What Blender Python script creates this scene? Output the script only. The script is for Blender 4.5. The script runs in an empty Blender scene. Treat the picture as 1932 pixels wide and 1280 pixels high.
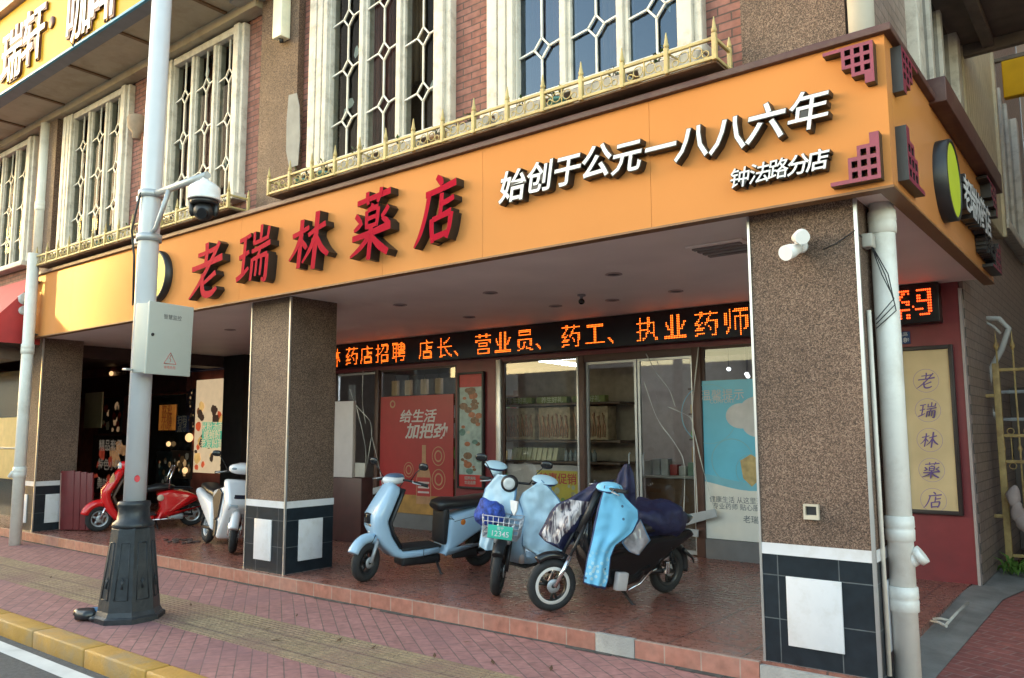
import bpy, bmesh, math, random
from mathutils import Vector, Matrix, noise
random.seed(7)
PI = math.pi
V = Vector
SC = bpy.context.scene
COL = SC.collection
# ------------------------------------------------------------------ camera
FPX, CX, CY = 1512.583, 966.0, 640.0
YAW, PITCH, ROLL = math.radians(38.04785), math.radians(6.58447), math.radians(-0.226862)
EYE = V((0, 0, 1.62))
_f = V((-math.sin(YAW)*math.cos(PITCH), math.cos(YAW)*math.cos(PITCH), math.sin(PITCH)))
_r = V((math.cos(YAW), math.sin(YAW), 0)); _u = _r.cross(_f)
R_ = math.cos(ROLL)*_r + math.sin(ROLL)*_u
U_ = -math.sin(ROLL)*_r + math.cos(ROLL)*_u
cd = bpy.data.cameras.new('camera'); cam = bpy.data.objects.new('camera', cd); COL.objects.link(cam)
cam.matrix_world = Matrix(((R_.x, U_.x, -_f.x, EYE.x), (R_.y, U_.y, -_f.y, EYE.y), (R_.z, U_.z, -_f.z, EYE.z), (0, 0, 0, 1)))
cd.sensor_width = 36; cd.lens = FPX/1932*36; cd.clip_end = 2000; cd.clip_start = 0.05
SC.camera = cam
# measuring helpers: where a sight line meets a wall, floor or other known plane
def ray(u, v): return _f + R_*((u-CX)/FPX) - U_*((v-CY)/FPX)
def aY(u, v, y): d = ray(u, v); return EYE + d*((y-EYE.y)/d.y)
def aX(u, v, x): d = ray(u, v); return EYE + d*((x-EYE.x)/d.x)
def aZ(u, v, z): d = ray(u, v); return EYE + d*((z-EYE.z)/d.z)
def aP(u, v, p, n): d = ray(u, v); return EYE + d*((V(p)-EYE).dot(n)/d.dot(n))
# ------------------------------------------------------------------ world, sun, exposure
SUN = V((-0.91, -0.38, 0.150)).normalized()
W = bpy.data.worlds.new('World'); SC.world = W; W.use_nodes = True
nt = W.node_tree; nt.nodes.clear()
sky = nt.nodes.new('ShaderNodeTexSky'); sky.sky_type = 'NISHITA'; sky.sun_disc = False
sky.sun_elevation = math.asin(SUN.z); sky.sun_rotation = math.atan2(SUN.x, SUN.y)
sky.air_density = 1.0; sky.dust_density = 1.0; sky.ozone_density = 1.0
bg = nt.nodes.new('ShaderNodeBackground'); bg.inputs[1].default_value = 0.15
wo = nt.nodes.new('ShaderNodeOutputWorld')
tintn = nt.nodes.new('ShaderNodeMix'); tintn.data_type = 'RGBA'; tintn.blend_type = 'MULTIPLY'; tintn.inputs[0].default_value = 1; tintn.inputs[7].default_value = (1.10, 1.0, .84, 1)
nt.links.new(sky.outputs[0], tintn.inputs[6]); nt.links.new(tintn.outputs[2], bg.inputs[0]); nt.links.new(bg.outputs[0], wo.inputs[0])
sl = bpy.data.lights.new('sun', 'SUN'); sl.energy = 0.5; sl.angle = math.radians(10); sl.color = (1, .63, .13)
so = bpy.data.objects.new('sun', sl); COL.objects.link(so); so.rotation_euler = (-SUN).to_track_quat('-Z', 'Y').to_euler()
SC.view_settings.view_transform = 'Standard'; SC.view_settings.look = 'None'; SC.view_settings.gamma = 1
SC.view_settings.exposure = 3.2
SC.render.engine = 'CYCLES'
SC.cycles.max_bounces = 7; SC.cycles.diffuse_bounces = 4; SC.cycles.glossy_bounces = 3
SC.cycles.transparent_max_bounces = 8; SC.cycles.use_denoising = True
SC.cycles.sample_clamp_indirect = 6
# ------------------------------------------------------------------ materials
MATS = {}
def base_mat(name):
    m = bpy.data.materials.new(name); m.use_nodes = True
    n = m.node_tree.nodes; l = m.node_tree.links
    return m, n, l, n['Principled BSDF']
def c4(c): return (c[0], c[1], c[2], 1)
def mat(name, col, rough=.5, metal=0., var=.12, vs=6., bump=0., bs=80., emit=0., coat=0., alpha=1., spec=.5, dirt=None, ds=2.5, damt=.5, rvar=0.):
    if name in MATS: return MATS[name]
    m, n, l, b = base_mat(name)
    tc = n.new('ShaderNodeTexCoord')
    nz = n.new('ShaderNodeTexNoise'); nz.inputs['Scale'].default_value = vs; nz.inputs['Detail'].default_value = 5
    l.new(tc.outputs['Object'], nz.inputs['Vector'])
    mx = n.new('ShaderNodeMix'); mx.data_type = 'RGBA'
    mx.inputs[6].default_value = c4([max(0, c*(1-var)) for c in col]); mx.inputs[7].default_value = c4([min(1, c*(1+var)) for c in col])
    mr = n.new('ShaderNodeMapRange'); mr.inputs[1].default_value = .3; mr.inputs[2].default_value = .7
    l.new(nz.outputs[0], mr.inputs[0]); l.new(mr.outputs[0], mx.inputs[0])
    out = mx.outputs[2]
    if dirt:
        n2 = n.new('ShaderNodeTexNoise'); n2.inputs['Scale'].default_value = ds; n2.inputs['Detail'].default_value = 9; n2.inputs['Roughness'].default_value = .7
        l.new(tc.outputs['Object'], n2.inputs['Vector'])
        m2 = n.new('ShaderNodeMapRange'); m2.inputs[1].default_value = .48; m2.inputs[2].default_value = .72; m2.inputs[4].default_value = damt
        l.new(n2.outputs[0], m2.inputs[0])
        m3 = n.new('ShaderNodeMix'); m3.data_type = 'RGBA'; m3.inputs[7].default_value = c4(dirt)
        l.new(m2.outputs[0], m3.inputs[0]); l.new(out, m3.inputs[6]); out = m3.outputs[2]
    l.new(out, b.inputs['Base Color'])
    b.inputs['Roughness'].default_value = rough; b.inputs['Metallic'].default_value = metal
    b.inputs['Specular IOR Level'].default_value = spec
    if rvar:
        mm = n.new('ShaderNodeMapRange'); mm.inputs[3].default_value = max(0, rough-rvar); mm.inputs[4].default_value = rough+rvar
        l.new(nz.outputs[0], mm.inputs[0]); l.new(mm.outputs[0], b.inputs['Roughness'])
    if coat: b.inputs['Coat Weight'].default_value = coat; b.inputs['Coat Roughness'].default_value = .06
    if emit: b.inputs['Emission Color'].default_value = c4(col); b.inputs['Emission Strength'].default_value = emit
    if alpha < 1: b.inputs['Alpha'].default_value = alpha
    if bump:
        nb = n.new('ShaderNodeTexNoise'); nb.inputs['Scale'].default_value = bs; nb.inputs['Detail'].default_value = 4
        l.new(tc.outputs['Object'], nb.inputs['Vector'])
        bp = n.new('ShaderNodeBump'); bp.inputs['Strength'].default_value = bump; bp.inputs['Distance'].default_value = .02
        l.new(nb.outputs[0], bp.inputs['Height']); l.new(bp.outputs[0], b.inputs['Normal'])
    MATS[name] = m; return m
def brick_mat(name, axes, c1, c2, mortar, bw, bh, off=.5, msize=.008, rough=.8, bump=.5, rot=0., spec=.4, stain=None, stamt=.4, coat=0., wobble=0., rvar=0.):
    if name in MATS: return MATS[name]
    m, n, l, b = base_mat(name)
    tc = n.new('ShaderNodeTexCoord'); sp = n.new('ShaderNodeSeparateXYZ'); cb = n.new('ShaderNodeCombineXYZ')
    l.new(tc.outputs['Object'], sp.inputs[0])
    l.new(sp.outputs[axes[0]], cb.inputs[0]); l.new(sp.outputs[axes[1]], cb.inputs[1])
    mp = n.new('ShaderNodeMapping'); mp.inputs['Rotation'].default_value[2] = rot
    l.new(cb.outputs[0], mp.inputs[0]); vec = mp.outputs[0]
    br = n.new('ShaderNodeTexBrick'); br.offset = off; br.inputs['Scale'].default_value = 1
    br.inputs['Brick Width'].default_value = bw; br.inputs['Row Height'].default_value = bh; br.inputs['Mortar Size'].default_value = msize
    br.inputs['Mortar Smooth'].default_value = .2; br.inputs['Bias'].default_value = 0
    br.inputs['Color1'].default_value = c4(c1); br.inputs['Color2'].default_value = c4(c2); br.inputs['Mortar'].default_value = c4(mortar)
    l.new(vec, br.inputs['Vector'])
    nz = n.new('ShaderNodeTexNoise'); nz.inputs['Scale'].default_value = 14; nz.inputs['Detail'].default_value = 6
    l.new(tc.outputs['Object'], nz.inputs['Vector'])
    mr = n.new('ShaderNodeMapRange'); mr.inputs[1].default_value = .25; mr.inputs[2].default_value = .75; mr.inputs[3].default_value = .72; mr.inputs[4].default_value = 1.25
    l.new(nz.outputs[0], mr.inputs[0])
    mx = n.new('ShaderNodeMix'); mx.data_type = 'RGBA'; mx.blend_type = 'MULTIPLY'; mx.inputs[0].default_value = 1
    l.new(br.outputs[0], mx.inputs[6]); l.new(mr.outputs[0], mx.inputs[7]); out = mx.outputs[2]
    if stain:
        n2 = n.new('ShaderNodeTexNoise'); n2.inputs['Scale'].default_value = 1.1; n2.inputs['Detail'].default_value = 10; n2.inputs['Roughness'].default_value = .68
        l.new(tc.outputs['Object'], n2.inputs['Vector'])
        m2 = n.new('ShaderNodeMapRange'); m2.inputs[1].default_value = .45; m2.inputs[2].default_value = .7; m2.inputs[4].default_value = stamt
        l.new(n2.outputs[0], m2.inputs[0])
        m3 = n.new('ShaderNodeMix'); m3.data_type = 'RGBA'; m3.inputs[7].default_value = c4(stain)
        l.new(m2.outputs[0], m3.inputs[0]); l.new(out, m3.inputs[6]); out = m3.outputs[2]
    l.new(out, b.inputs['Base Color']); b.inputs['Roughness'].default_value = rough; b.inputs['Specular IOR Level'].default_value = spec
    if rvar:
        mm = n.new('ShaderNodeMapRange'); mm.inputs[1].default_value = .3; mm.inputs[2].default_value = .7; mm.inputs[3].default_value = max(0, rough-rvar); mm.inputs[4].default_value = rough+rvar
        l.new(nz.outputs[0], mm.inputs[0]); l.new(mm.outputs[0], b.inputs['Roughness'])
    if bump:
        ad = n.new('ShaderNodeMath'); ad.operation = 'MULTIPLY_ADD'; ad.inputs[1].default_value = -1.0
        l.new(br.outputs['Fac'], ad.inputs[0]); mm2 = n.new('ShaderNodeMath'); mm2.operation = 'MULTIPLY'; mm2.inputs[1].default_value = .5
        l.new(nz.outputs[0], mm2.inputs[0]); l.new(mm2.outputs[0], ad.inputs[2])
        bp = n.new('ShaderNodeBump'); bp.inputs['Strength'].default_value = bump; bp.inputs['Distance'].default_value = .01
        l.new(ad.outputs[0], bp.inputs['Height']); l.new(bp.outputs[0], b.inputs['Normal'])
    MATS[name] = m; return m
def granite_mat():
    m, n, l, b = base_mat('pebbledash')
    tc = n.new('ShaderNodeTexCoord'); vo = n.new('ShaderNodeTexVoronoi'); vo.inputs['Scale'].default_value = 165
    nzw = n.new('ShaderNodeTexNoise'); nzw.inputs['Scale'].default_value = 40
    l.new(tc.outputs['Object'], nzw.inputs['Vector'])
    va = n.new('ShaderNodeVectorMath'); va.operation = 'MULTIPLY_ADD'; va.inputs[1].default_value = (.03, .03, .03)
    l.new(nzw.outputs[1], va.inputs[0]); l.new(tc.outputs['Object'], va.inputs[2]); l.new(va.outputs[0], vo.inputs['Vector'])
    bw = n.new('ShaderNodeSeparateColor'); l.new(vo.outputs['Color'], bw.inputs[0])
    cr = n.new('ShaderNodeValToRGB'); e = cr.color_ramp.elements
    e[0].position = .12; e[0].color = (.065, .045, .034, 1); e[1].position = .95; e[1].color = (.36, .29, .24, 1)
    for p, c in ((.32, (.105, .07, .052, 1)), (.55, (.19, .135, .105, 1)), (.78, (.27, .20, .16, 1))):
        q = e.new(p); q.color = c
    l.new(bw.outputs[0], cr.inputs[0])
    n2 = n.new('ShaderNodeTexNoise'); n2.inputs['Scale'].default_value = 2.2; n2.inputs['Detail'].default_value = 8
    l.new(tc.outputs['Object'], n2.inputs['Vector'])
    mr = n.new('ShaderNodeMapRange'); mr.inputs[1].default_value = .3; mr.inputs[2].default_value = .7; mr.inputs[3].default_value = .74; mr.inputs[4].default_value = 1.15
    l.new(n2.outputs[0], mr.inputs[0])
    mx = n.new('ShaderNodeMix'); mx.data_type = 'RGBA'; mx.blend_type = 'MULTIPLY'; mx.inputs[0].default_value = 1
    m9 = n.new('ShaderNodeMix'); m9.data_type = 'RGBA'; m9.blend_type = 'MULTIPLY'; m9.inputs[0].default_value = 1; m9.inputs[7].default_value = (.76, .65, .57, 1)
    l.new(cr.outputs[0], mx.inputs[6]); l.new(mr.outputs[0], mx.inputs[7]); l.new(mx.outputs[2], m9.inputs[6]); l.new(m9.outputs[2], b.inputs['Base Color'])
    b.inputs['Roughness'].default_value = .7
    bp = n.new('ShaderNodeBump'); bp.inputs['Strength'].default_value = .6; bp.inputs['Distance'].default_value = .006
    l.new(vo.outputs['Distance'], bp.inputs['Height']); bp.invert = True; l.new(bp.outputs[0], b.inputs['Normal'])
    return m
def glass_mat(name, tint=(.85, .9, .9), refl=1.0, rough=.02, gcol=(1, 1, 1)):
    if name in MATS: return MATS[name]
    m = bpy.data.materials.new(name); m.use_nodes = True; n = m.node_tree.nodes; l = m.node_tree.links; n.clear()
    o = n.new('ShaderNodeOutputMaterial'); t = n.new('ShaderNodeBsdfTransparent'); g = n.new('ShaderNodeBsdfGlossy'); mx = n.new('ShaderNodeMixShader')
    t.inputs[0].default_value = c4(tint); g.inputs['Roughness'].default_value = rough; g.inputs[0].default_value = c4(gcol)
    fr = n.new('ShaderNodeFresnel'); fr.inputs[0].default_value = 1.5
    mu = n.new('ShaderNodeMath'); mu.operation = 'MULTIPLY_ADD'; mu.inputs[1].default_value = refl; mu.inputs[2].default_value = .015*min(1, refl)
    l.new(fr.outputs[0], mu.inputs[0]); l.new(mu.outputs[0], mx.inputs[0]); l.new(t.outputs[0], mx.inputs[1]); l.new(g.outputs[0], mx.inputs[2]); l.new(mx.outputs[0], o.inputs[0])
    MATS[name] = m; return m
GRANITE = granite_mat()
BRICK_F = brick_mat('red_brick_front', (0, 2), (.225, .09, .072), (.29, .13, .108), (.095, .065, .058), .23, .072, msize=.007, bump=.6, stain=(.12, .08, .07))
TILE_S = brick_mat('side_wall_tile', (1, 2), (.25, .175, .145), (.29, .21, .18), (.09, .07, .06), .30, .105, msize=.006, rough=.38, bump=.35, stain=(.2, .15, .12))
PORCH = brick_mat('porch_tile', (0, 1), (.20, .078, .057), (.24, .095, .07), (.07, .038, .034), .60, .60, off=0, msize=.009, rough=.29, bump=.15, rot=.0, spec=.4, stain=(.26, .16, .13), stamt=.4, rvar=.09)
RISER = brick_mat('step_tile', (0, 2), (.31, .125, .09), (.36, .15, .11), (.34, .25, .21), .30, .40, off=0, msize=.006, rough=.5, bump=.2, stain=(.45, .30, .25), stamt=.35)
PAVER = brick_mat('sidewalk_paver', (0, 1), (.29, .14, .128), (.36, .175, .16), (.14, .095, .085), .24, .12, off=.5, msize=.005, rough=.75, bump=.5, rot=.62, stain=(.23, .12, .125), stamt=.8)
PAVER_R = brick_mat('red_brick_paver', (0, 1), (.24, .075, .065), (.31, .10, .085), (.30, .17, .15), .22, .11, off=.5, msize=.007, rough=.75, bump=.5, rot=.35, stain=(.15, .06, .06), stamt=.5)
MAROON = mat('maroon_panel', (.20, .028, .032), .38, var=.08, bump=.03, bs=30, dirt=(.10, .03, .03), damt=.3)
CEIL = mat('ceiling_paint', (.84, .74, .69), .55, var=.05, vs=1.5, dirt=(.74, .64, .59), ds=.9, damt=.4)
ORANGE = mat('orange_sign_panel', (.57, .235, .078), .17, var=.03, vs=.7, rvar=.02, spec=.045, dirt=(.52, .21, .068), ds=1.3, damt=.35)
ORANGE.node_tree.nodes['Principled BSDF'].inputs['Specular Tint'].default_value = (1, .45, .02, 1)
WHITEP = mat('white_window_paint', (.62, .57, .50), .55, var=.06, bump=.12, bs=40, dirt=(.30, .25, .20), ds=7, damt=.75)
WHITE = mat('white_paint', (.80, .80, .80), .4, var=.04)
WHITET = mat('white_tile', (.66, .66, .68), .3, var=.04, dirt=(.50, .47, .43), ds=7, damt=.55)
NAVYT = brick_mat('dark_blue_tile', (0, 2), (.011, .017, .023), (.015, .022, .029), (.10, .11, .115), .42, .30, off=0, msize=.004, rough=.3, bump=.1)
NAVYS = brick_mat('dark_blue_tile_side', (1, 2), (.011, .017, .023), (.015, .022, .029), (.10, .11, .115), .42, .30, off=0, msize=.004, rough=.3, bump=.1)
PVC = mat('grey_white_pvc', (.72, .70, .65), .42, var=.05, dirt=(.45, .40, .33), ds=4, damt=.5)
BLACK = mat('black_plastic', (.018, .018, .02), .42, var=.2)
BLACKG = mat('black_gloss', (.014, .014, .016), .15, var=.1)
RUBBER = mat('tyre_rubber', (.022, .022, .023), .8, var=.2, vs=30, bump=.15, bs=90)
CHROME = mat('chrome', (.75, .75, .76), .18, 1., var=.03)
ALU = mat('aluminium', (.52, .52, .52), .38, .9, var=.06)
STEELG = mat('galvanised_grey', (.42, .44, .46), .45, .4, var=.1)
LBLUE = mat('pale_blue_paint', (.37, .54, .70), .26, var=.02, coat=.35)
RED = mat('red_paint', (.72, .012, .014), .22, var=.03, coat=.6)
SCWHITE = mat('scooter_white', (.76, .77, .79), .25, var=.03, coat=.4)
NAVY = mat('navy_cloth', (.017, .019, .062), .62, var=.25, vs=18, bump=.5, bs=16)
SKYCL = mat('light_blue_cloth', (.26, .62, .84), .6, var=.06, vs=20, bump=.15, bs=25)
PALECL = mat('pale_blue_cloth', (.47, .66, .78), .55, var=.03, vs=9, bump=.35, bs=11)
HEM = mat('blue_hem', (.12, .25, .42), .6, var=.1)
GOLD = mat('yellow_railing_paint', (.50, .38, .16), .55, var=.12, dirt=(.25, .16, .08), ds=9, damt=.6)
DKRED = mat('dark_red_cap', (.075, .026, .022), .5, var=.15, dirt=(.16, .10, .07), ds=4)
INK = mat('red_lettering', (.36, .004, .022), .55, var=.06, spec=.03)
LETW = mat('white_lettering', (.68, .68, .70), .3, var=.03)
LETB = mat('black_lettering_side', (.02, .017, .017), .4, var=.2)
ORN = mat('purple_red_fretwork', (.21, .022, .05), .45, var=.15)
CONC = mat('concrete', (.34, .33, .31), .85, var=.18, vs=5, bump=.4, bs=60, dirt=(.20, .19, .18), ds=1.4)
GREYSILL = mat('grey_sill', (.15, .145, .145), .6, var=.1)
BROWNF = mat('brown_door_frame', (.085, .04, .028), .45, var=.15)
DARK = mat('dark_interior', (.035, .028, .026), .7, var=.2)
GLASS = glass_mat('clear_glass', (.86, .90, .88), .9)
GLASSU = glass_mat('old_window_glass', (.55, .58, .56), .10)
# ------------------------------------------------------------------ mesh building
class MB:
    def __init__(s): s.bm = bmesh.new(); s.i = 0; s.T = None
    def v(s, p):
        p = V(p)
        if s.T is not None: p = s.T @ p
        return s.bm.verts.new(p)
    def f(s, vs, smooth=False):
        try: q = s.bm.faces.new(vs)
        except ValueError: return None
        q.material_index = s.i; q.smooth = smooth; return q
    def box(s, a, b):
        x0, y0, z0 = a; x1, y1, z1 = b
        p = [s.v(c) for c in ((x0,y0,z0),(x1,y0,z0),(x1,y1,z0),(x0,y1,z0),(x0,y0,z1),(x1,y0,z1),(x1,y1,z1),(x0,y1,z1))]
        for q in ((0,3,2,1),(4,5,6,7),(0,1,5,4),(1,2,6,5),(2,3,7,6),(3,0,4,7)): s.f([p[k] for k in q])
        return s
    def bbox(s, a, b, r=.01):          # bevelled box
        t = bmesh.new(); m = MB(); m.bm.free(); m.bm = t; m.box(a, b)
        bmesh.ops.bevel(t, geom=t.edges[:], offset=r, segments=2, affect='EDGES', profile=.6)
        s.merge(t, True); return s
    def merge(s, t, smooth=False, M=None):
        mp = {}
        for v in t.verts: mp[v] = s.v(M @ v.co if M else v.co)
        for q in t.faces:
            r = s.f([mp[v] for v in q.verts], smooth)
        t.free(); return s
    def quad(s, a, b, c, d): s.f([s.v(p) for p in (a, b, c, d)]); return s
    def ring(s, c, ax, r, n=12, up=None):
        ax = V(ax).normalized(); u = V(up) if up else (V((0, 0, 1)) if abs(ax.z) < .9 else V((1, 0, 0)))
        a = ax.cross(u).normalized(); b = a.cross(ax)
        return [s.v(V(c) + a*(r*math.cos(2*PI*k/n)) + b*(r*math.sin(2*PI*k/n))) for k in range(n)]
    def bridge(s, A, B, smooth=True):
        n = len(A)
        for k in range(n): s.f([A[k], A[(k+1) % n], B[(k+1) % n], B[k]], smooth)
    def tube(s, pts, r, n=8, caps=True):
        pts = [V(p) for p in pts]; rs = r if isinstance(r, (list, tuple)) else [r]*len(pts)
        prev = None; u = None
        for k, p in enumerate(pts):
            d = (pts[min(k+1, len(pts)-1)] - pts[max(k-1, 0)]).normalized()
            if u is None: u = V((0, 0, 1)) if abs(d.z) < .9 else V((1, 0, 0))
            a = d.cross(u).normalized(); u = a.cross(d)
            R = [s.v(p + a*(rs[k]*math.cos(2*PI*j/n)) + u*(rs[k]*math.sin(2*PI*j/n))) for j in range(n)]
            if prev: s.bridge(prev, R)
            elif caps: s.f(R)
            prev = R
        if caps: s.f(prev[::-1])
        return s
    def lathe(s, prof, c=(0, 0, 0), n=20, ax='z', caps=True, smooth=True):
        prev = None; c = V(c)
        for r, h in prof:
            R = []
            for k in range(n):
                a = 2*PI*k/n; x, y = r*math.cos(a), r*math.sin(a)
                R.append(s.v(c + (V((x, y, h)) if ax == 'z' else V((x, h, y)) if ax == 'y' else V((h, x, y)))))
            if prev: s.bridge(prev, R, smooth)
            elif caps: s.f(R)
            prev = R
        if caps: s.f(prev[::-1])
        return s
    def torus(s, c, R, r, n=32, m=10, ax='y', a0=0, a1=2*PI, sy=1.):
        c = V(c); prev = None; full = abs(a1-a0-2*PI) < 1e-6; first = None
        for k in range(n + (0 if full else 1)):
            a = a0 + (a1-a0)*k/n; ring = []
            for j in range(m):
                b = 2*PI*j/m; rr = R + r*math.cos(b); h = r*sy*math.sin(b)
                ring.append(s.v(c + (V((rr*math.cos(a), h, rr*math.sin(a))) if ax == 'y' else V((rr*math.cos(a), rr*math.sin(a), h)) if ax == 'z' else V((h, rr*math.cos(a), rr*math.sin(a))))))
            if prev: s.bridge(prev, ring)
            else: first = ring
            prev = ring
        if full: s.bridge(prev, first)
        else: s.f(first); s.f(prev[::-1])
        return s
    def ell(s, c, rx, ry, rz, n=20, m=12, p=2., M=None):
        c = V(c); rows = []
        sg = lambda t, e: math.copysign(abs(t)**e, t)
        for i in range(m+1):
            a = -PI/2 + PI*i/m; row = []
            for k in range(n):
                b = 2*PI*k/n; q = V((rx*sg(math.cos(a), 2/p)*sg(math.cos(b), 2/p), ry*sg(math.cos(a), 2/p)*sg(math.sin(b), 2/p), rz*sg(math.sin(a), 2/p)))
                if M: q = M @ q
                row.append(c+q)
            rows.append(row)
        vb = s.v(sum(rows[0], V())/n); vt = s.v(sum(rows[-1], V())/n)
        R = [[s.v(p_) for p_ in r] for r in rows[1:-1]]
        for k in range(n): s.f([vb, R[0][(k+1) % n], R[0][k]], True); s.f([vt, R[-1][k], R[-1][(k+1) % n]], True)
        for a, b in zip(R, R[1:]): s.bridge(a, b)
        return s
    def loft(s, secs, n=20, p=3.2, plane='xz'):
        # secs: (x, z, thickness, half width[, y]) along a spine in the x-z plane; superellipse sections
        pts = [V((q[0], (q[4] if len(q) > 4 else 0), q[1])) for q in secs]; prev = None
        sg = lambda t, e: math.copysign(abs(t)**e, t)
        for k, q in enumerate(secs):
            d = (pts[min(k+1, len(pts)-1)] - pts[max(k-1, 0)]).normalized(); nn = V((-d.z, 0, d.x))
            R = [s.v(pts[k] + nn*(q[2]/2*sg(math.cos(2*PI*j/n), 2/p)) + V((0, q[3]*sg(math.sin(2*PI*j/n), 2/p), 0))) for j in range(n)]
            if prev: s.bridge(prev, R)
            else: s.f(R)
            prev = R
        s.f(prev[::-1]); return s
    def prism(s, poly, y0, y1, bev=0., plane='xz', smooth=False, seg=2):
        t = bmesh.new()
        cv = lambda a, b, h: (a, h, b) if plane == 'xz' else (a, b, h) if plane == 'xy' else (h, a, b)
        A = [t.verts.new(cv(a, b, y0)) for a, b in poly]; B = [t.verts.new(cv(a, b, y1)) for a, b in poly]; n = len(poly)
        t.faces.new(A); t.faces.new(B[::-1])
        for k in range(n): t.faces.new([A[k], B[k], B[(k+1) % n], A[(k+1) % n]])
        bmesh.ops.recalc_face_normals(t, faces=t.faces[:])
        if bev: bmesh.ops.bevel(t, geom=t.edges[:], offset=bev, segments=seg, affect='EDGES', profile=.5)
        bmesh.ops.triangulate(t, faces=[q for q in t.faces if len(q.verts) > 4])
        s.merge(t, smooth); return s
    def text(s, body, M, size, extrude=.0, offset=0., shear=0., align='CENTER', sx=1.):
        cu = bpy.data.curves.new('lettering', 'FONT'); cu.body = body; cu.size = size; cu.extrude = extrude; cu.offset = offset*size; cu.shear = shear
        cu.align_x = align; cu.resolution_u = 3
        o = bpy.data.objects.new('lettering', cu); COL.objects.link(o)
        me = bpy.data.meshes.new_from_object(o.evaluated_get(bpy.context.evaluated_depsgraph_get()))
        bpy.data.objects.remove(o); bpy.data.curves.remove(cu)
        vs = [s.v(M @ V((v.co.x*sx, v.co.y - size*.385, v.co.z))) for v in me.vertices]
        for q in me.polygons: s.f([vs[k] for k in q.vertices])
        bpy.data.meshes.remove(me); return s
    def brush(s, strokes, M, depth):
        # brush strokes in the unit square; each is [(x, y, width), ...]; raised letters with side walls
        for k, st in enumerate(strokes):
            P = []
            for a in range(len(st)-1):
                p0 = st[max(a-1, 0)]; p1 = st[a]; p2 = st[a+1]; p3 = st[min(a+2, len(st)-1)]
                for j in range(5):
                    t = j/5; q = []
                    for c in range(3):
                        q.append(.5*((2*p1[c]) + (-p0[c]+p2[c])*t + (2*p0[c]-5*p1[c]+4*p2[c]-p3[c])*t*t + (-p0[c]+3*p1[c]-3*p2[c]+p3[c])*t**3))
                    P.append(q)
            P.append(list(st[-1])); L = []; Rr = []
            for a, q in enumerate(P):
                d = V((P[min(a+1, len(P)-1)][0]-P[max(a-1, 0)][0], P[min(a+1, len(P)-1)][1]-P[max(a-1, 0)][1])); d.normalize()
                nn = V((-d.y, d.x)); w = max(q[2], .01)/2
                L.append((q[0]+nn.x*w, q[1]+nn.y*w)); Rr.append((q[0]-nn.x*w, q[1]-nn.y*w))
            h = depth + .0012*k
            top = lambda p: s.v(M @ V((p[0], p[1], h)))
            bot = lambda p: s.v(M @ V((p[0], p[1], 0)))
            s.i = 0
            a1 = [top(p) for p in L]; b1 = [top(p) for p in Rr]
            for a in range(len(L)-1): s.f([a1[a], b1[a], b1[a+1], a1[a+1]])
            s.i = 1
            loop = L + Rr[::-1]; t = [top(p) for p in loop]; bt = [bot(p) for p in loop]
            for a in range(len(loop)): s.f([t[a], bt[a], bt[(a+1) % len(loop)], t[(a+1) % len(loop)]])
        s.i = 0; return s
    def rect(s, x0, x1, z0, z1, y): return s.quad((x0, y, z0), (x1, y, z0), (x1, y, z1), (x0, y, z1))
    def disc(s, c, r, n=24, ax='y', rx=None):
        rx = rx or r; c = V(c)
        vs = [s.v(c + (V((rx*math.cos(2*PI*k/n), 0, r*math.sin(2*PI*k/n))) if ax == 'y' else V((0, rx*math.cos(2*PI*k/n), r*math.sin(2*PI*k/n))))) for k in range(n)]
        s.f(vs); return s
    def annulus(s, c, r0, r1, n=24, rx=1.):
        c = V(c); A = [s.v(c + V((rx*r0*math.cos(2*PI*k/n), 0, r0*math.sin(2*PI*k/n)))) for k in range(n)]
        B = [s.v(c + V((rx*r1*math.cos(2*PI*k/n), 0, r1*math.sin(2*PI*k/n)))) for k in range(n)]
        s.bridge(A, B, False); return s
    def build(s, name, mats, parent=None, recalc=True, auto=None):
        if recalc: bmesh.ops.recalc_face_normals(s.bm, faces=s.bm.faces[:])
        me = bpy.data.meshes.new(name); s.bm.to_mesh(me); s.bm.free()
        for m in (mats if isinstance(mats, (list, tuple)) else [mats]): me.materials.append(m)
        o = bpy.data.objects.new(name, me); COL.objects.link(o)
        if parent is not None:
            o.parent = parent
            b = parent.get('_b')
            if b is not None: me.transform(Matrix.Translation(-V(b))); me.update()
            elif parent.type == 'MESH' and parent.parent is not None and parent.parent.get('_b') is not None:
                me.transform(Matrix.Translation(-V(parent.parent['_b'])))
        return o
def tag(o, label=None, cat=None, group=None, kind=None):
    if label: o['label'] = label
    if cat: o['category'] = cat
    if group: o['group'] = group
    if kind: o['kind'] = kind
    return o
def thing(name, label, cat, base=(0, 0, 0), group=None):     # parts are given in world space, stored relative to the base
    o = bpy.data.objects.new(name, None); COL.objects.link(o); o.location = base; o['_b'] = tuple(base); o.empty_display_size = .1
    return tag(o, label, cat, group)
def thing_local(name, label, cat, loc, rot, group=None):      # parts are given in local space
    o = bpy.data.objects.new(name, None); COL.objects.link(o); o.location = loc; o.rotation_euler = rot; o.empty_display_size = .1
    return tag(o, label, cat, group)
def copy_tree(o, parent=None):
    c = o.copy(); COL.objects.link(c)
    if parent is not None: c.parent = parent
    for ch in list(o.children): copy_tree(ch, c)
    return c
def structure(o): o['kind'] = 'structure'; return o
FRONT = lambda x, y, z: Matrix(((1, 0, 0, x), (0, 0, -1, y), (0, 1, 0, z), (0, 0, 0, 1)))      # faces the street
SIDE = lambda x, y, z: Matrix(((0, 0, 1, x), (1, 0, 0, y), (0, 1, 0, z), (0, 0, 0, 1)))        # faces +X
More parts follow.
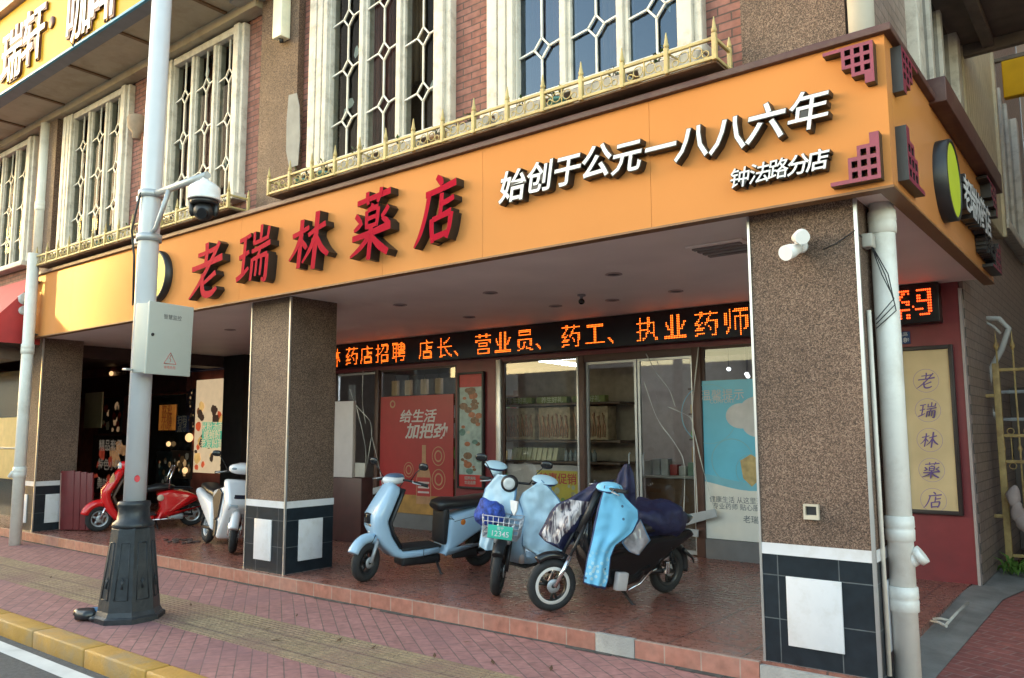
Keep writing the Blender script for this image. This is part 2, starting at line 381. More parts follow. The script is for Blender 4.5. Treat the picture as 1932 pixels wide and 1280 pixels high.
def solo(mb, name, mats, label, cat, group=None, kind=None):
    o = mb.build(name, mats)
    vs = o.data.vertices
    xs = [v.co.x for v in vs]; ys = [v.co.y for v in vs]; zs = [v.co.z for v in vs]
    c = V(((min(xs)+max(xs))/2, (min(ys)+max(ys))/2, min(zs)))
    o.data.transform(Matrix.Translation(-c)); o.location = c
    return tag(o, label, cat, group, kind)
# ================================================================== SETTING
ZR, ZS = -.29, -.15
ASPH = mat('asphalt', (.085, .085, .087), .85, var=.25, vs=30, bump=.5, bs=180, dirt=(.10, .10, .10), ds=1.2)
structure(MB().quad((-250, -250, -.30), (250, -250, -.30), (250, 250, -.30), (-250, 250, -.30)).build('ground', mat('bare_ground', (.16, .15, .14), .9)))
structure(MB().quad((-200, -9.8, ZR), (200, -9.8, ZR), (200, 3.22, ZR), (-200, 3.22, ZR)).build('road', ASPH))
structure(MB().quad((-60, 2.98, ZR+.004), (20, 2.98, ZR+.004), (20, 3.13, ZR+.004), (-60, 3.13, ZR+.004)).build('road_marking', mat('worn_white_line', (.62, .62, .60), .7, dirt=(.25, .25, .25), ds=3, damt=.6, var=.1)))
KERB = mat('kerb_yellow_paint', (.44, .24, .045), .65, var=.1, dirt=(.26, .22, .16), ds=2.2, damt=.75, bump=.3, bs=40)
m = MB()
x = -40.
while x < 8:
    m.bbox((x, 3.215, ZR-.05), (x+.985, 3.42, ZS+.004), .018); x += 1.0
structure(m.build('kerb', KERB))
structure(MB().box((-60, 3.42, -.28), (-1.6, 5.70, ZS)).build('sidewalk', PAVER))
# far side of the street
structure(MB().box((-200, -13, -.28), (200, -9.8, ZS)).build('pavement', CONC))
# tactile yellow strip with raised bars
TACT = brick_mat('yellow_tactile_tile', (0, 1), (.27, .195, .12), (.31, .225, .14), (.15, .10, .08), .30, .30, off=0, msize=.005, rough=.8, bump=.3, stain=(.22, .125, .105), stamt=.95)
m = MB(); m.box((-60, 4.07, ZS-.02), (-1.9, 4.78, ZS+.004))
x = -16.
for k in range(14):
    y = 4.095 + k*.0505
    m.box((-30, y, ZS), (-1.95, y+.026, ZS+.009))
structure(m.build('tactile_paving', TACT))
# porch platform and its front step
m = MB()
m.box((-40, 5.735, -.28), (-1.56, 16.5, 0))
structure(m.build('porch_floor', PORCH))
m = MB(); m.box((-40, 5.70, -.28), (-3.62, 5.735, -.001)); m.box((-3.255, 5.70, -.28), (-2.26, 5.735, -.001))
structure(m.build('porch_step', RISER))
m = MB(); m.bbox((-3.615, 5.694, -.28), (-3.26, 5.74, .003), .004); m.box((-2.255, 5.70, -.28), (-1.56, 5.735, -.02))
structure(m.build('step_repair_concrete', CONC))
# mortar line of dirt along the foot of the step
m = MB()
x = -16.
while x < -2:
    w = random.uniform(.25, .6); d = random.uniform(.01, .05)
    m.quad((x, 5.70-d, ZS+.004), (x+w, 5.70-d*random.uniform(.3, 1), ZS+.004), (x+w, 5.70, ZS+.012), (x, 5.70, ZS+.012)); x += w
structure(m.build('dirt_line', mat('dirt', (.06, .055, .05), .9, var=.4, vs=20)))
# side alley at the right: concrete strip and red pavers
m = MB()
m.quad((-1.56, 5.70, -.11), (-1.30, 5.70, -.13), (-1.22, 9.4, -.045), (-1.56, 9.4, -.002))
m.quad((-1.56, 9.4, -.002), (-1.22, 9.4, -.045), (-.9, 11.2, -.03), (-1.5, 11.2, .0))
m.quad((-2.0, 5.2, -.146), (-1.3, 5.2, -.146), (-1.30, 5.70, -.13), (-2.0, 5.70, -.13))
structure(m.build('concrete_verge', mat('wet_concrete', (.20, .195, .185), .7, var=.25, vs=4, bump=.4, bs=60, dirt=(.10, .095, .09), ds=1.4)))
m = MB()
m.quad((-1.30, 3.42, -.142), (8, 3.42, -.142), (8, 5.70, -.132), (-1.30, 5.70, -.132))
m.quad((-1.30, 5.70, -.132), (8, 5.70, -.132), (8, 9.4, -.05), (-1.22, 9.4, -.05))
m.quad((-1.22, 9.4, -.05), (8, 9.4, -.05), (8, 10.35, -.045), (-1.05, 10.35, -.045))
structure(m.build('alley_paving', PAVER_R))
structure(MB().quad((-1.05, 10.35, -.04), (8, 10.35, -.04), (8, 40, 0), (-1.5, 40, 0)).build('yard_ground', CONC))
# ================================================================== BUILDING
B = thing('shop_building', 'two storey brick corner building with granite pillars and white framed upper windows', 'building', (-8, 6, 0))
YW = 5.90            # brick face of the upper storey
ZC = 3.235           # porch ceiling
WINS = [(-18.1, -15.70), (-14.42, -12.16), (-11.15, -9.07), (-7.62, -5.34), (-4.82, -2.58)]
m = MB(); edges = [-32] + [e for w in WINS for e in w] + [-1.45]
for a, b in zip(edges[0::2], edges[1::2]): m.box((a, YW, 4.70), (b, YW+.25, 7.12))
m.box((-32, YW, 3.40), (-1.45, YW+.25, 4.70)); m.box((-32, YW, 7.12), (-1.45, YW+.25, 11))
m.build('brick_wall', BRICK_F, B)
m = MB(); m.box((-1.70, YW+.25, 3.40), (-1.45, 9.83, 11)); m.box((-1.70, 9.90, -.1), (-1.45, 30, 11))
m.build('side_wall', TILE_S, B)
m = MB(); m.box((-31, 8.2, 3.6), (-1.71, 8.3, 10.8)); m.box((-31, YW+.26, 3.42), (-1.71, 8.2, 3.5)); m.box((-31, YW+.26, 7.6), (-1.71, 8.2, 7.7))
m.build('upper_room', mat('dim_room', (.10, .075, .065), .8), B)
m = MB(); m.box((-32, 6, 11), (-1.45, 30, 11.3)); m.build('roof', CONC, B)
LATT = mat('lead_came', (.70, .68, .62), .5, var=.1)
CURT = mat('maroon_curtain', (.10, .022, .022), .8, var=.25, vs=9)
CURT2 = mat('beige_curtain', (.20, .135, .09), .8, var=.15, vs=5)
PALEB = mat('paper_sticker', (.45, .52, .54), .7, var=.2)
def window(x0, x1, k):
    w = x1-x0; yo = YW-.13; yi = YW+.02; zb, zt = 4.72, 7.08
    lc, mu, rc = .15*w, .047*w, .09*w
    pw = (w - lc - rc - 2*mu)/3
    m = MB()
    # left casing: stepped mouldings
    for j, (a, b, y) in enumerate(((0, .36, yo), (.36, .42, yo+.02), (.42, .68, yo+.004), (.68, .74, yo+.022), (.74, .94, yo+.008), (.94, 1.0, yo+.05))):
        m.bbox((x0+lc*a, y, zb), (x0+lc*b, YW+.06, zt), .008)
    m.bbox((x1-rc, yo, zb-.03), (x1-rc*.35, YW+.06, zt), .008); m.bbox((x1-rc*.35, yo+.04, zb), (x1, YW+.06, zt), .008)
    xs = []
    x = x0+lc
    for j in range(3):
        xs.append((x, x+pw)); x += pw
        if j < 2:
            m.bbox((x, yo+.05, zb+.06), (x+mu*.62, YW+.06, zt-.1), .006); m.bbox((x+mu*.62, yo+.08, zb+.06), (x+mu, YW+.06, zt-.1), .005); x += mu
    m.bbox((x0+lc, yo+.05, zb), (x1-rc, YW+.06, zb+.06), .006)
    m.bbox((x0+lc, yo+.03, zt-.10), (x1-rc, YW+.06, zt), .006)
    m.bbox((x0-.04, yo-.06, zb-.09), (x1+.04, YW+.05, zb-.001), .012)      # sill
    fr = m.build('window', WHITEP, B)
    # lattice of lead bars
    yl = YW-.035; t = .0085
    bar = lambda a, b, c, d: m.prism([(a-(d-b)/max(1e-6, math.hypot(c-a, d-b))*t, b+(c-a)/max(1e-6, math.hypot(c-a, d-b))*t), (c-(d-b)/math.hypot(c-a, d-b)*t, d+(c-a)/math.hypot(c-a, d-b)*t), (c+(d-b)/math.hypot(c-a, d-b)*t, d-(c-a)/math.hypot(c-a, d-b)*t), (a+(d-b)/math.hypot(c-a, d-b)*t, b-(c-a)/math.hypot(c-a, d-b)*t)], yl-.009, yl+.009)
    for j, (a, b) in enumerate(xs):
        m = MB()
        xm = (a+b)/2 + (b-a)*.04; dz = .62; z = zb + .50 + (j % 2)*.02; dw = .088*(w/2.26); dh = .105; zprev = zb+.06
        while z < zt - .15:
            bar(xm, zprev, xm, z-dh); bar(xm-dw, z, xm, z-dh); bar(xm, z-dh, xm+dw, z); bar(xm+dw, z, xm, z+dh); bar(xm, z+dh, xm-dw, z)
            bar(a, z-.03, xm-dw, z); bar(xm+dw, z, b, z+.03); zprev = z+dh; z += dz
        bar(xm, zprev, xm, zt-.1)
        m.build('lattice', LATT, fr)
    m = MB(); m.rect(x0+lc*.9, x1-rc*.9, zb+.03, zt-.05, YW-.012); m.build('pane', GLASSU if k != 4 else glass_mat('reflecting_window_glass', (.5, .55, .56), 1.6, .02, (.55, .75, 1.0)), fr, recalc=False)  # blue gloss tint puts sky colour into the reflection of the last window
    m = MB()
    for j in range(10):                                                     # gathered curtain at one side
        xa = x0+lc+pw*.45+.045*j if k != 4 else x0+lc*.7+.05*j; m.tube([(xa, YW+.34+.03*(j % 2), zb+.05), (xa+.01, YW+.33, zt)], .032, 6)
    m.build('curtain', CURT, fr)
    m = MB()
    for j in range(7):
        xa = xs[1][0]+.02+.05*j; m.tube([(xa, YW+.55+.03*(j % 2), zb+(1.0 if k == 3 else .1)), (xa, YW+.55, zt)], .034, 6)
    m.build('curtain', CURT2, fr)
    rr = random.Random(k)
    for j in range(6):
        m = MB(); a, b = rr.choice(xs); cx_, cz_ = rr.uniform(a+.1, b-.1), rr.uniform(zb+.5, zt-.3); n_ = 7
        vs = [m.v((cx_+rr.uniform(.02, .07)*math.cos(2*PI*q/n_), YW+.004, cz_+rr.uniform(.03, .11)*math.sin(2*PI*q/n_))) for q in range(n_)]; m.f(vs); m.build('sticker', PALEB, fr, recalc=False)
for k, (a, b) in enumerate(WINS): window(a, b, k)
# pillars
def pillar(x0, x1, y0, y1, side_panel=True):
    m = MB(); m.box((x0, y0, .822), (x1, y1, 9.5)); p = m.build('pillar', GRANITE, B)
    m = MB(); m.box((x0-.004, y0-.004, -.28 if x0 > -3 else 0), (x1+.004, y1+.004, .744)); pl = m.build('plinth', NAVYT, p)
    m = MB(); m.box((x0-.008, y0-.008, .744), (x1+.008, y1+.008, .822)); m.build('white_band', WHITET, p)
    w = x1-x0; pw = w*.49 if x0 > -3 else w*.43
    m = MB(); m.bbox((x0+w*.5-pw/2-.02, y0-.017, .13), (x0+w*.5+pw/2-.02, y0-.003, .60), .003); m.build('white_panel', WHITET, p)
    d = y1-y0
    m = MB(); m.bbox((x1+.003, y0+d*.27, .13), (x1+.017, y0+d*.77, .60), .003); m.build('white_panel', WHITET, p)
    m = MB(); m.box((x1-.012, y0-.012, 0 if x0 < -3 else -.15), (x1+.012, y0+.010, ZC-.01)); m.box((x0-.010, y0-.010, 0), (x0+.008, y0+.010, ZC-.01)); m.build('corner_trim', ALU, p)
    return p
pillar(-2.238, -1.470, 5.765, 6.42)
pillar(-8.655, -7.880, 5.805, 6.50)
pillar(-15.40, -14.630, 5.765, 6.42)
# porch ceiling with the beam at its left edge
m = MB(); m.box((-15.30, 5.68, ZC), (-1.20, 9.83, 3.40)); m.build('ceiling', CEIL, B)
m = MB(); m.box((-15.9, 6.5, 3.0), (-15.30, 9.83, 3.395)); m.box((-32, 5.8, 3.30), (-15.9, 9.83, 3.395)); m.build('ceiling_beam', mat('dark_beam', (.06, .035, .03), .6), B)
# shop front wall
YF = 9.83
m = MB()
m.box((-15.30, YF, 2.72), (-1.49, YF+.10, ZC))
for a, b in ((-15.30, -11.95), (-8.86, -7.985), (-2.36, -1.49)): m.box((a, YF, 0), (b, YF+.10, 2.72))
m.build('shopfront_wall', MAROON, B)
m = MB()
m.box((-1.49, YF-.012, -.02), (-1.462, YF+.07, 3.16)); m.build('corner_strip', mat('grey_corner_strip', (.36, .30, .28), .5), B)
for a, b in ((-10.72, -8.86), (-7.985, -6.42), (-4.53, -2.36)): MB().box((a, YF-.03, 0), (b, YF+.12, .245)).build('sill', GREYSILL, B)
for a, b in ((-6.44, -6.355), (-4.655, -4.535), (-10.80, -10.71), (-11.96, -11.90)): MB().bbox((a, YF-.03, 0), (b, YF+.08, 2.72), .006).build('door_post', BROWNF, B)
MB().bbox((-6.355, YF-.02, 2.62), (-4.655, YF+.06, 2.72), .005).build('door_lintel', BROWNF, B)
MB().bbox((-7.995, YF-.04, .245), (-7.90, YF+.05, 2.75), .01).build('aluminium_post', ALU, B); MB().bbox((-6.475, YF-.035, .245), (-6.445, YF+.03, 2.7), .004).build('aluminium_post', ALU, B)
def pane(x0, x1, z0, z1, y, name, par, glass=GLASS, fr=.035, fm=ALU):
    m = MB()
    m.box((x0, y, z0), (x0+fr, y+.04, z1)); m.box((x1-fr, y, z0), (x1, y+.04, z1)); m.box((x0+fr, y, z0), (x1-fr, y+.04, z0+fr*1.4)); m.box((x0+fr, y, z1-fr), (x1-fr, y+.04, z1))
    o = m.build(name, fm, par)
    m = MB(); m.rect(x0+fr, x1-fr, z0+fr*1.4, z1-fr, y+.02); m.build('pane', glass, o, recalc=False)
    return o
pane(-10.71, -8.87, .245, 2.72, YF+.02, 'shop_window', B, fm=BROWNF)
pane(-7.90, -6.475, .245, 2.72, YF+.02, 'shop_window', B, fm=BROWNF)
pane(-4.535, -2.37, .245, 2.72, YF+.02, 'shop_window', B, fm=BROWNF)
pane(-11.90, -10.80, .02, 2.70, YF+.03, 'glass_door', B)
d1 = pane(-6.35, -5.52, .02, 2.62, YF+.03, 'glass_door', B)
d2 = pane(-5.50, -4.66, .02, 2.62, YF+.03, 'glass_door', B)
for d_, x in ((d1, -5.62), (d2, -5.40)):
    m = MB(); m.tube([(x, YF-.01, 1.0), (x, YF-.045, 1.02), (x, YF-.045, 1.3), (x, YF-.01, 1.32)], .010, 8); m.build('handle', STEELG, d_)
# shop interior
m = MB()
m.box((-15.2, 15.0, 0), (-1.75, 15.1, 3.1)); m.box((-15.3, 9.95, 0), (-15.2, 15.1, 3.1)); m.box((-1.80, 9.95, 0), (-1.72, 15.0, 3.1)); m.box((-15.2, 9.95, 3.1), (-1.75, 15.1, 3.18))
m.build('shop_interior', mat('interior_wall', (.34, .28, .24), .7, var=.1), B)
m = MB(); m.box((-11.90, 10.0, 2.70), (-1.8, 10.02, 3.1)); m.build('interior_pelmet', BROWNF, B)
# soffit over the left windows
SOF = mat('soffit_panel', (.40, .34, .25), .55, var=.06, dirt=(.26, .19, .10), ds=2.2, damt=.7)
m = MB()
x = -24.
while x < -8.9:
    m.box((x, 5.05, 7.25), (min(x+1.62, -8.66), YW-.02, 7.40)); x += 1.63
m.box((-24, 5.70, 7.12), (-8.66, YW-.01, 7.247)); m.build('soffit', SOF, B)
m = MB()
x = -24. + 1.60
while x < -8.7: MB().box((x, 5.06, 7.225), (x+.06, YW-.21, 7.248)).build('soffit_rib', mat('brown_rib', (.14, .07, .03), .6), B); x += 1.63
# windows, casing and canopies on the side wall
XS = -1.45
def side_window(y0, y1, z0, z1, sill=True):
    m = MB(); c = .5
    m.bbox((XS-.05, y0, z0), (XS+.10, y0+c*.55, z1), .01); m.bbox((XS-.05, y0+c*.55, z0), (XS+.06, y0+c*.8, z1), .01); m.bbox((XS-.05, y1-.25, z0), (XS+.10, y1, z1), .01)
    yy = y0+c*.8; n_ = 3; st = (y1-.25-yy)/n_
    for k in range(1, n_): m.bbox((XS-.05, yy+st*k-.06, z0), (XS+.05, yy+st*k+.06, z1), .006)
    if sill: m.bbox((XS-.05, y0-.1, z0-.14), (XS+.16, y1+.1, z0-.001), .012)
    o = m.build('window', WHITEP, B)
    m = MB(); m.quad((XS+.012, yy, z0), (XS+.012, y1-.25, z0), (XS+.012, y1-.25, z1), (XS+.012, yy, z1)); m.build('pane', mat('dark_old_glass', (.05, .052, .05), .12, var=.4), o, recalc=False)
side_window(7.75, 10.2, 4.45, 7.3)
side_window(13.2, 16.2, 4.60, 7.0)
CREAM = mat('cream_corrugated', (.52, .44, .30), .6, var=.08, dirt=(.35, .28, .18), ds=2.5, damt=.7)
m = MB()
y = 10.35
while y < 12.9: m.bbox((XS-.02, y, 4.30), (XS+.10, y+.16, 7.6), .02); y += .175
m.bbox((XS-.02, 12.9, 4.30), (XS+.14, 13.0, 7.6), .01)
m.build('corrugated_cladding', CREAM, B)
m = MB(); DKB = mat('dark_canopy', (.14, .11, .09), .6, var=.2)
m.bbox((XS-.02, 8.8, 6.12), (XS+4, 10.45, 6.3), .02); m.bbox((XS+.30, 8.85, 6.02), (XS+.42, 10.44, 6.119), .01); m.bbox((XS-.02, 10.36, 5.98), (XS+4, 10.449, 6.118), .01)
m.build('canopy', DKB, B)
# across the street: unseen blocks added to shade the facade and show in the panes
OB = thing('opposite_sun_blocker', 'long pale building across the street, mirrored dimly in the panes', 'building', (5, -13, 0))
m = MB(); m.prism([(-56.3, -13), (-40, -13), (-40, -24), (-82.6, -24)], -.2, 15.5, plane='xy'); m.box((-39.99, -24, -.2), (48, -13, 4.6)); m.prism([(-59.6, -13), (-85.9, -24), (-150, -24), (-150, -13)], -.2, 16, plane='xy'); m.build('wall', brick_mat('pale_plaster_grid', (0, 2), (.48, .46, .43), (.52, .49, .46), (.10, .10, .11), 3.0, 3.2, off=0, msize=.25, rough=.7, bump=0), OB)  # slanted gap between the tall blocks is shaped to let a sun streak through
AB = thing('alley_shade_block', 'brown building across the narrow alley, shading the side of the shop', 'building', (6, 12, 0))
MB().box((2.4, 7.5, -.1), (9, 40, 12)).build('wall', mat('alley_plaster', (.28, .22, .18), .8, var=.12), AB)  # out of view, added to shade the side wall and sign return
# ================================================================== SHOP SIGN
YSN, ZB_, ZT_ = 5.57, 3.222, 4.262
XL, XR = -14.64, -1.178
S = thing('shop_sign', 'long orange fascia sign with raised red and white characters wrapping the corner', 'shop sign', (-8, 5.6, 3.2))
m = MB()
xs = [XL, -13.2, -10.9, -8.6, -6.05, -4.70, -2.95, XR]
for a, b in zip(xs, xs[1:]): m.box((a+.0015, YSN, ZB_), (b-.0015, YSN+.10, ZT_))
m.build('front_panel', ORANGE, S)
m = MB(); m.box((XR-.10, YSN+.101, ZB_), (XR, 10.09, ZT_)); m.build('side_panel', ORANGE, S)
m = MB(); m.box((XL-.01, YSN-.006, ZB_-.018), (XR+.006, YSN+.10, ZB_-.001)); m.box((XR-.10, YSN+.10, ZB_-.018), (XR+.006, 10.1, ZB_-.001)); m.build('bottom_trim', mat('brown_trim', (.20, .09, .03), .5), S)
m = MB()
m.bbox((XL-.03, YSN-.045, ZT_+.001), (XR+.05, YSN+.30, ZT_+.055), .006); m.bbox((XR-.20, YSN+.301, ZT_+.001), (XR+.05, 10.2, ZT_+.055), .006)
m.build('cap', DKRED, S)
m = MB(); m.bbox((XR-.02, 7.0, ZT_-.02), (XR+.13, 10.25, ZT_+.19), .008); m.build('side_gutter', DKRED, S)
# brush characters: strokes in the unit square, y up
G = {}
G['lao'] = [[(.20,.80,.10),(.45,.82,.10),(.78,.86,.13)], [(.46,1.0,.14),(.48,.80,.13),(.46,.60,.12)], [(.04,.56,.12),(.45,.60,.12),(.98,.68,.16)], [(.86,.96,.12),(.62,.62,.12),(.30,.26,.11),(.02,.02,.05)], [(.40,.44,.13),(.42,.22,.14),(.50,.07,.15),(.70,.05,.15),(.88,.14,.09)], [(.82,.42,.12),(.64,.34,.11),(.46,.26,.08)]]
G['rui'] = [[(.02,.80,.10),(.20,.83,.10),(.36,.87,.09)], [(.04,.50,.10),(.18,.53,.10),(.34,.58,.09)], [(.0,.12,.12),(.18,.19,.11),(.36,.30,.08)], [(.20,.84,.11),(.20,.50,.11),(.18,.18,.11)],
   [(.68,1.0,.10),(.68,.84,.10),(.67,.72,.09)], [(.48,.90,.09),(.49,.78,.09),(.48,.70,.09)], [(.47,.70,.09),(.68,.72,.09),(.90,.76,.09)], [(.91,.94,.09),(.90,.84,.09),(.88,.72,.09)], [(.44,.56,.09),(.68,.60,.10),(.98,.66,.12)], [(.70,.60,.08),(.66,.50,.08),(.60,.42,.08)],
   [(.48,.44,.10),(.48,.24,.10),(.46,.06,.09)], [(.50,.42,.09),(.72,.45,.09),(.92,.47,.12)], [(.92,.46,.12),(.92,.22,.12),(.90,.04,.12),(.80,.06,.06)], [(.62,.40,.08),(.62,.24,.08),(.61,.12,.07)], [(.76,.42,.08),(.76,.26,.08),(.75,.12,.07)]]
G['lin'] = [[(.04,.66,.11),(.24,.70,.11),(.46,.76,.10)], [(.27,.92,.13),(.27,.55,.13),(.25,.08,.12)], [(.26,.62,.11),(.16,.42,.10),(.0,.24,.05)], [(.29,.56,.08),(.38,.46,.11),(.44,.40,.09)], [(.46,.62,.10),(.66,.70,.11),(.88,.76,.12)], [(.66,1.0,.14),(.66,.55,.14),(.64,.02,.13)], [(.65,.60,.12),(.54,.38,.11),(.36,.16,.05)], [(.67,.58,.10),(.82,.36,.13),(1.0,.22,.10)]]
G['yao'] = [[(.10,.84,.10),(.50,.88,.10),(.90,.92,.12)], [(.34,.98,.11),(.35,.88,.10),(.38,.79,.08)], [(.68,1.0,.11),(.66,.90,.10),(.60,.80,.08)], [(.50,.79,.10),(.47,.73,.09),(.42,.69,.06)], [(.36,.70,.10),(.37,.56,.10),(.38,.44,.09)], [(.38,.70,.09),(.52,.72,.09),(.64,.73,.11)], [(.64,.72,.11),(.64,.58,.10),(.62,.45,.09)], [(.40,.58,.08),(.52,.59,.08),(.62,.60,.08)], [(.39,.46,.08),(.52,.47,.08),(.63,.48,.08)],
   [(.10,.66,.10),(.18,.60,.11),(.25,.54,.08)], [(.08,.44,.06),(.18,.48,.10),(.28,.54,.08)], [(.90,.70,.10),(.82,.62,.10),(.74,.57,.06)], [(.76,.55,.06),(.86,.50,.11),(.94,.44,.09)], [(.06,.32,.11),(.50,.36,.12),(.98,.42,.15)], [(.51,.44,.13),(.51,.22,.13),(.50,-.02,.12)], [(.48,.32,.11),(.30,.18,.11),(.04,.06,.05)], [(.54,.31,.09),(.74,.16,.14),(.96,.04,.12)]]
G['dian'] = [[(.44,1.0,.10),(.54,.93,.15),(.58,.86,.10)], [(.20,.76,.12),(.55,.80,.12),(.92,.86,.14)], [(.30,.80,.13),(.24,.48,.12),(.14,.20,.11),(.0,.0,.05)], [(.60,.74,.12),(.60,.56,.12),(.59,.40,.11)], [(.60,.58,.10),(.74,.60,.11),(.90,.64,.10)], [(.40,.38,.13),(.42,.20,.13),(.46,.02,.11)], [(.42,.36,.11),(.64,.40,.11),(.86,.44,.14)], [(.86,.43,.14),(.84,.22,.12),(.78,.06,.10)], [(.46,.09,.12),(.62,.11,.12),(.80,.14,.10)]]
def brush_char(key, ul, vt, ur, vb, depth=.11, skew=.06):
    um, vm = (ul+ur)/2, (vt+vb)/2
    yf = YSN-depth
    x0, x1 = aY(ul, vm, yf).x, aY(ur, vm, yf).x; z1, z0 = aY(um, vt, yf).z, aY(um, vb, yf).z
    M = Matrix(((x1-x0, skew, 0, x0-skew/2), (0, 0, -1, YSN), (0, z1-z0, 0, z0), (0, 0, 0, 1)))
    m = MB(); m.brush([[(a, b, w*.80) for a, b, w in st] for st in G[key]], M, depth); m.build('character', [INK, LETB], S, recalc=False)
brush_char('lao', 360, 459, 419, 561); brush_char('rui', 449, 428, 511, 535); brush_char('lin', 548, 403, 622, 511); brush_char('yao', 664, 358, 741, 487); brush_char('dian', 786, 334, 864, 460)
def white_char(ch, u, vt, vb, depth=.085, sc=1.0, shear=.16):
    yf = YSN-depth; c = aY(u, (vt+vb)/2, yf); h = (aY(u, vt, yf).z - aY(u, vb, yf).z)*1.07*sc
    m = MB(); m.i = 0; m.text(ch, FRONT(c.x, YSN-.003-depth/2, c.z), h, depth/2, .034 if len(ch) and ch not in '钟路年法' else .022, shear); bmesh.ops.recalc_face_normals(m.bm, faces=m.bm.faces[:])
    m.i = 1; m.text(ch, FRONT(c.x, YSN-.007-depth, c.z), h, .0, .016 if ch not in '钟路年法' else .006, shear)
    m.build('character', [LETB, LETW], S, recalc=False)
for ch, u, t, b in (('始', 965, 322, 380), ('创', 1016, 306, 362), ('于', 1068, 292, 350), ('公', 1122, 274, 336), ('元', 1180, 266, 326), ('一', 1243, 248, 310), ('八', 1303, 236, 300), ('八', 1371, 219, 286), ('六', 1441, 196, 266), ('年', 1521, 172, 246)): white_char(ch, u, t, b)
for ch, u, t, b in (('钟', 1394, 317, 354), ('法', 1431, 308, 346), ('路', 1466, 300, 338), ('分', 1504, 292, 330), ('店', 1541, 283, 322)): white_char(ch, u, t, b, .075)
# round emblem
m = MB(); c = aY(287, 521, YSN-.1); 
m.i = 0; m.lathe([(.36, YSN), (.36, YSN-.10), (.335, YSN-.105), (.33, YSN-.09)], (c.x, 0, c.z), 40, 'y', caps=False)
m.i = 1; m.disc((c.x, YSN-.092, c.z), .332, 40)
m.build('emblem', [BLACK, mat('lime_emblem', (.56, .66, .03), .35, var=.05)], S)
ce = aX(1801, 340, XR+.10)
m = MB(); m.i = 0; m.lathe([(.34, XR), (.34, XR+.10), (.315, XR+.105), (.31, XR+.09)], (0, ce.y, ce.z), 40, 'x', caps=False)
m.i = 1; m.disc((XR+.093, ce.y, ce.z), .312, 40, 'x'); m.build('emblem', [BLACK, MATS['lime_emblem']], S)
for k, ch in enumerate('老瑞林药店'):
    m = MB(); m.i = 0; m.text(ch, SIDE(XR+.055, ce.y+.55+k*.31, ce.z+.02), .34, .05, .035); bmesh.ops.recalc_face_normals(m.bm, faces=m.bm.faces[:])
    m.i = 1; m.text(ch, SIDE(XR+.109, ce.y+.55+k*.31, ce.z+.02), .34, 0, .02); m.build('character', [LETB, LETW], S, recalc=False)
for k, ch in enumerate('钟法路分店'):
    m = MB(); m.i = 0; m.text(ch, SIDE(XR+.05, 9.0+k*.2, 3.45), .19, .045, .035); m.build('character', [LETB], S)
# fretwork corner ornaments built from square cells
def fret(u0, vt, u1, vb, flipz=False, flipx=False, side=None, depth=.085, size=None):
    F = ["###########", "....#.#.#.#", "....#######", "....#.#.#.#", "....#######", "......#.#.#", "......#####", ".........##", ".........##"]
    m = MB()
    if side is None:
        yf = YSN-depth; x0, x1 = aY(u0, (vt+vb)/2, yf).x, aY(u1, (vt+vb)/2, yf).x; um = (u0+u1)/2
        z1, z0 = aY(u1, vt, yf).z, aY(u1, vb, yf).z
    else: x0, x1, z0, z1 = side
    nr, n_ = len(F), len(F[0])
    def cum(k, fl):
        w = [1.32 if j % 2 else .78 for j in range(k)]
        if fl: w = w[::-1]
        t = [0]
        for q in w: t.append(t[-1]+q)
        return [q/t[-1] for q in t]
    EX, EZ = cum(n_, flipx), cum(nr, flipz)
    for r in range(nr):
        for c in range(n_):
            if F[r][c] != '#': continue
            cc = n_-1-c if flipx else c; rr = r if not flipz else nr-1-r
            a, b = x0+(x1-x0)*EX[cc], x0+(x1-x0)*EX[cc+1]; zt = z1-(z1-z0)*EZ[rr]; zb = z1-(z1-z0)*EZ[rr+1]
            nb = lambda dr, dc: 0 <= r+dr < nr and 0 <= c+dc < n_ and F[r+dr][c+dc] == '#'
            P = (lambda x, h, z: (x, YSN-h, z)) if side is None else (lambda x, h, z: (XR+h, x, z))
            d = depth
            m.i = 0; m.quad(P(a, d, zb), P(b, d, zb), P(b, d, zt), P(a, d, zt)); m.i = 1
            L_, R2 = ((-1, 1) if not flipx else (1, -1)); U2, D2 = ((-1, 1) if not flipz else (1, -1))
            if not nb(0, L_): m.quad(P(a, 0, zb), P(a, d, zb), P(a, d, zt), P(a, 0, zt))
            if not nb(0, R2): m.quad(P(b, d, zb), P(b, 0, zb), P(b, 0, zt), P(b, d, zt))
            if not nb(U2, 0): m.quad(P(a, d, zt), P(b, d, zt), P(b, 0, zt), P(a, 0, zt))
            if not nb(D2, 0): m.quad(P(a, 0, zb), P(b, 0, zb), P(b, d, zb), P(a, d, zb))
    m.build('corner_ornament', [ORN, LETB], S, recalc=False)
fret(1552, 74, 1648, 153); fret(1564, 246, 1660, 336, flipz=True)
fret(48, 530, 66, 560, flipx=True); fret(42, 600, 62, 632, flipz=True, flipx=True)
fret(0, 0, 0, 0, side=(5.72, 6.22, 3.90, 4.22), flipx=True, depth=.07); fret(0, 0, 0, 0, side=(5.72, 6.22, 3.28, 3.66), flipx=True, flipz=True, depth=.07)
fret(0, 0, 0, 0, side=(9.3, 9.95, 3.90, 4.22), depth=.10); fret(0, 0, 0, 0, side=(9.3, 9.95, 3.27, 3.6), flipz=True, depth=.10)
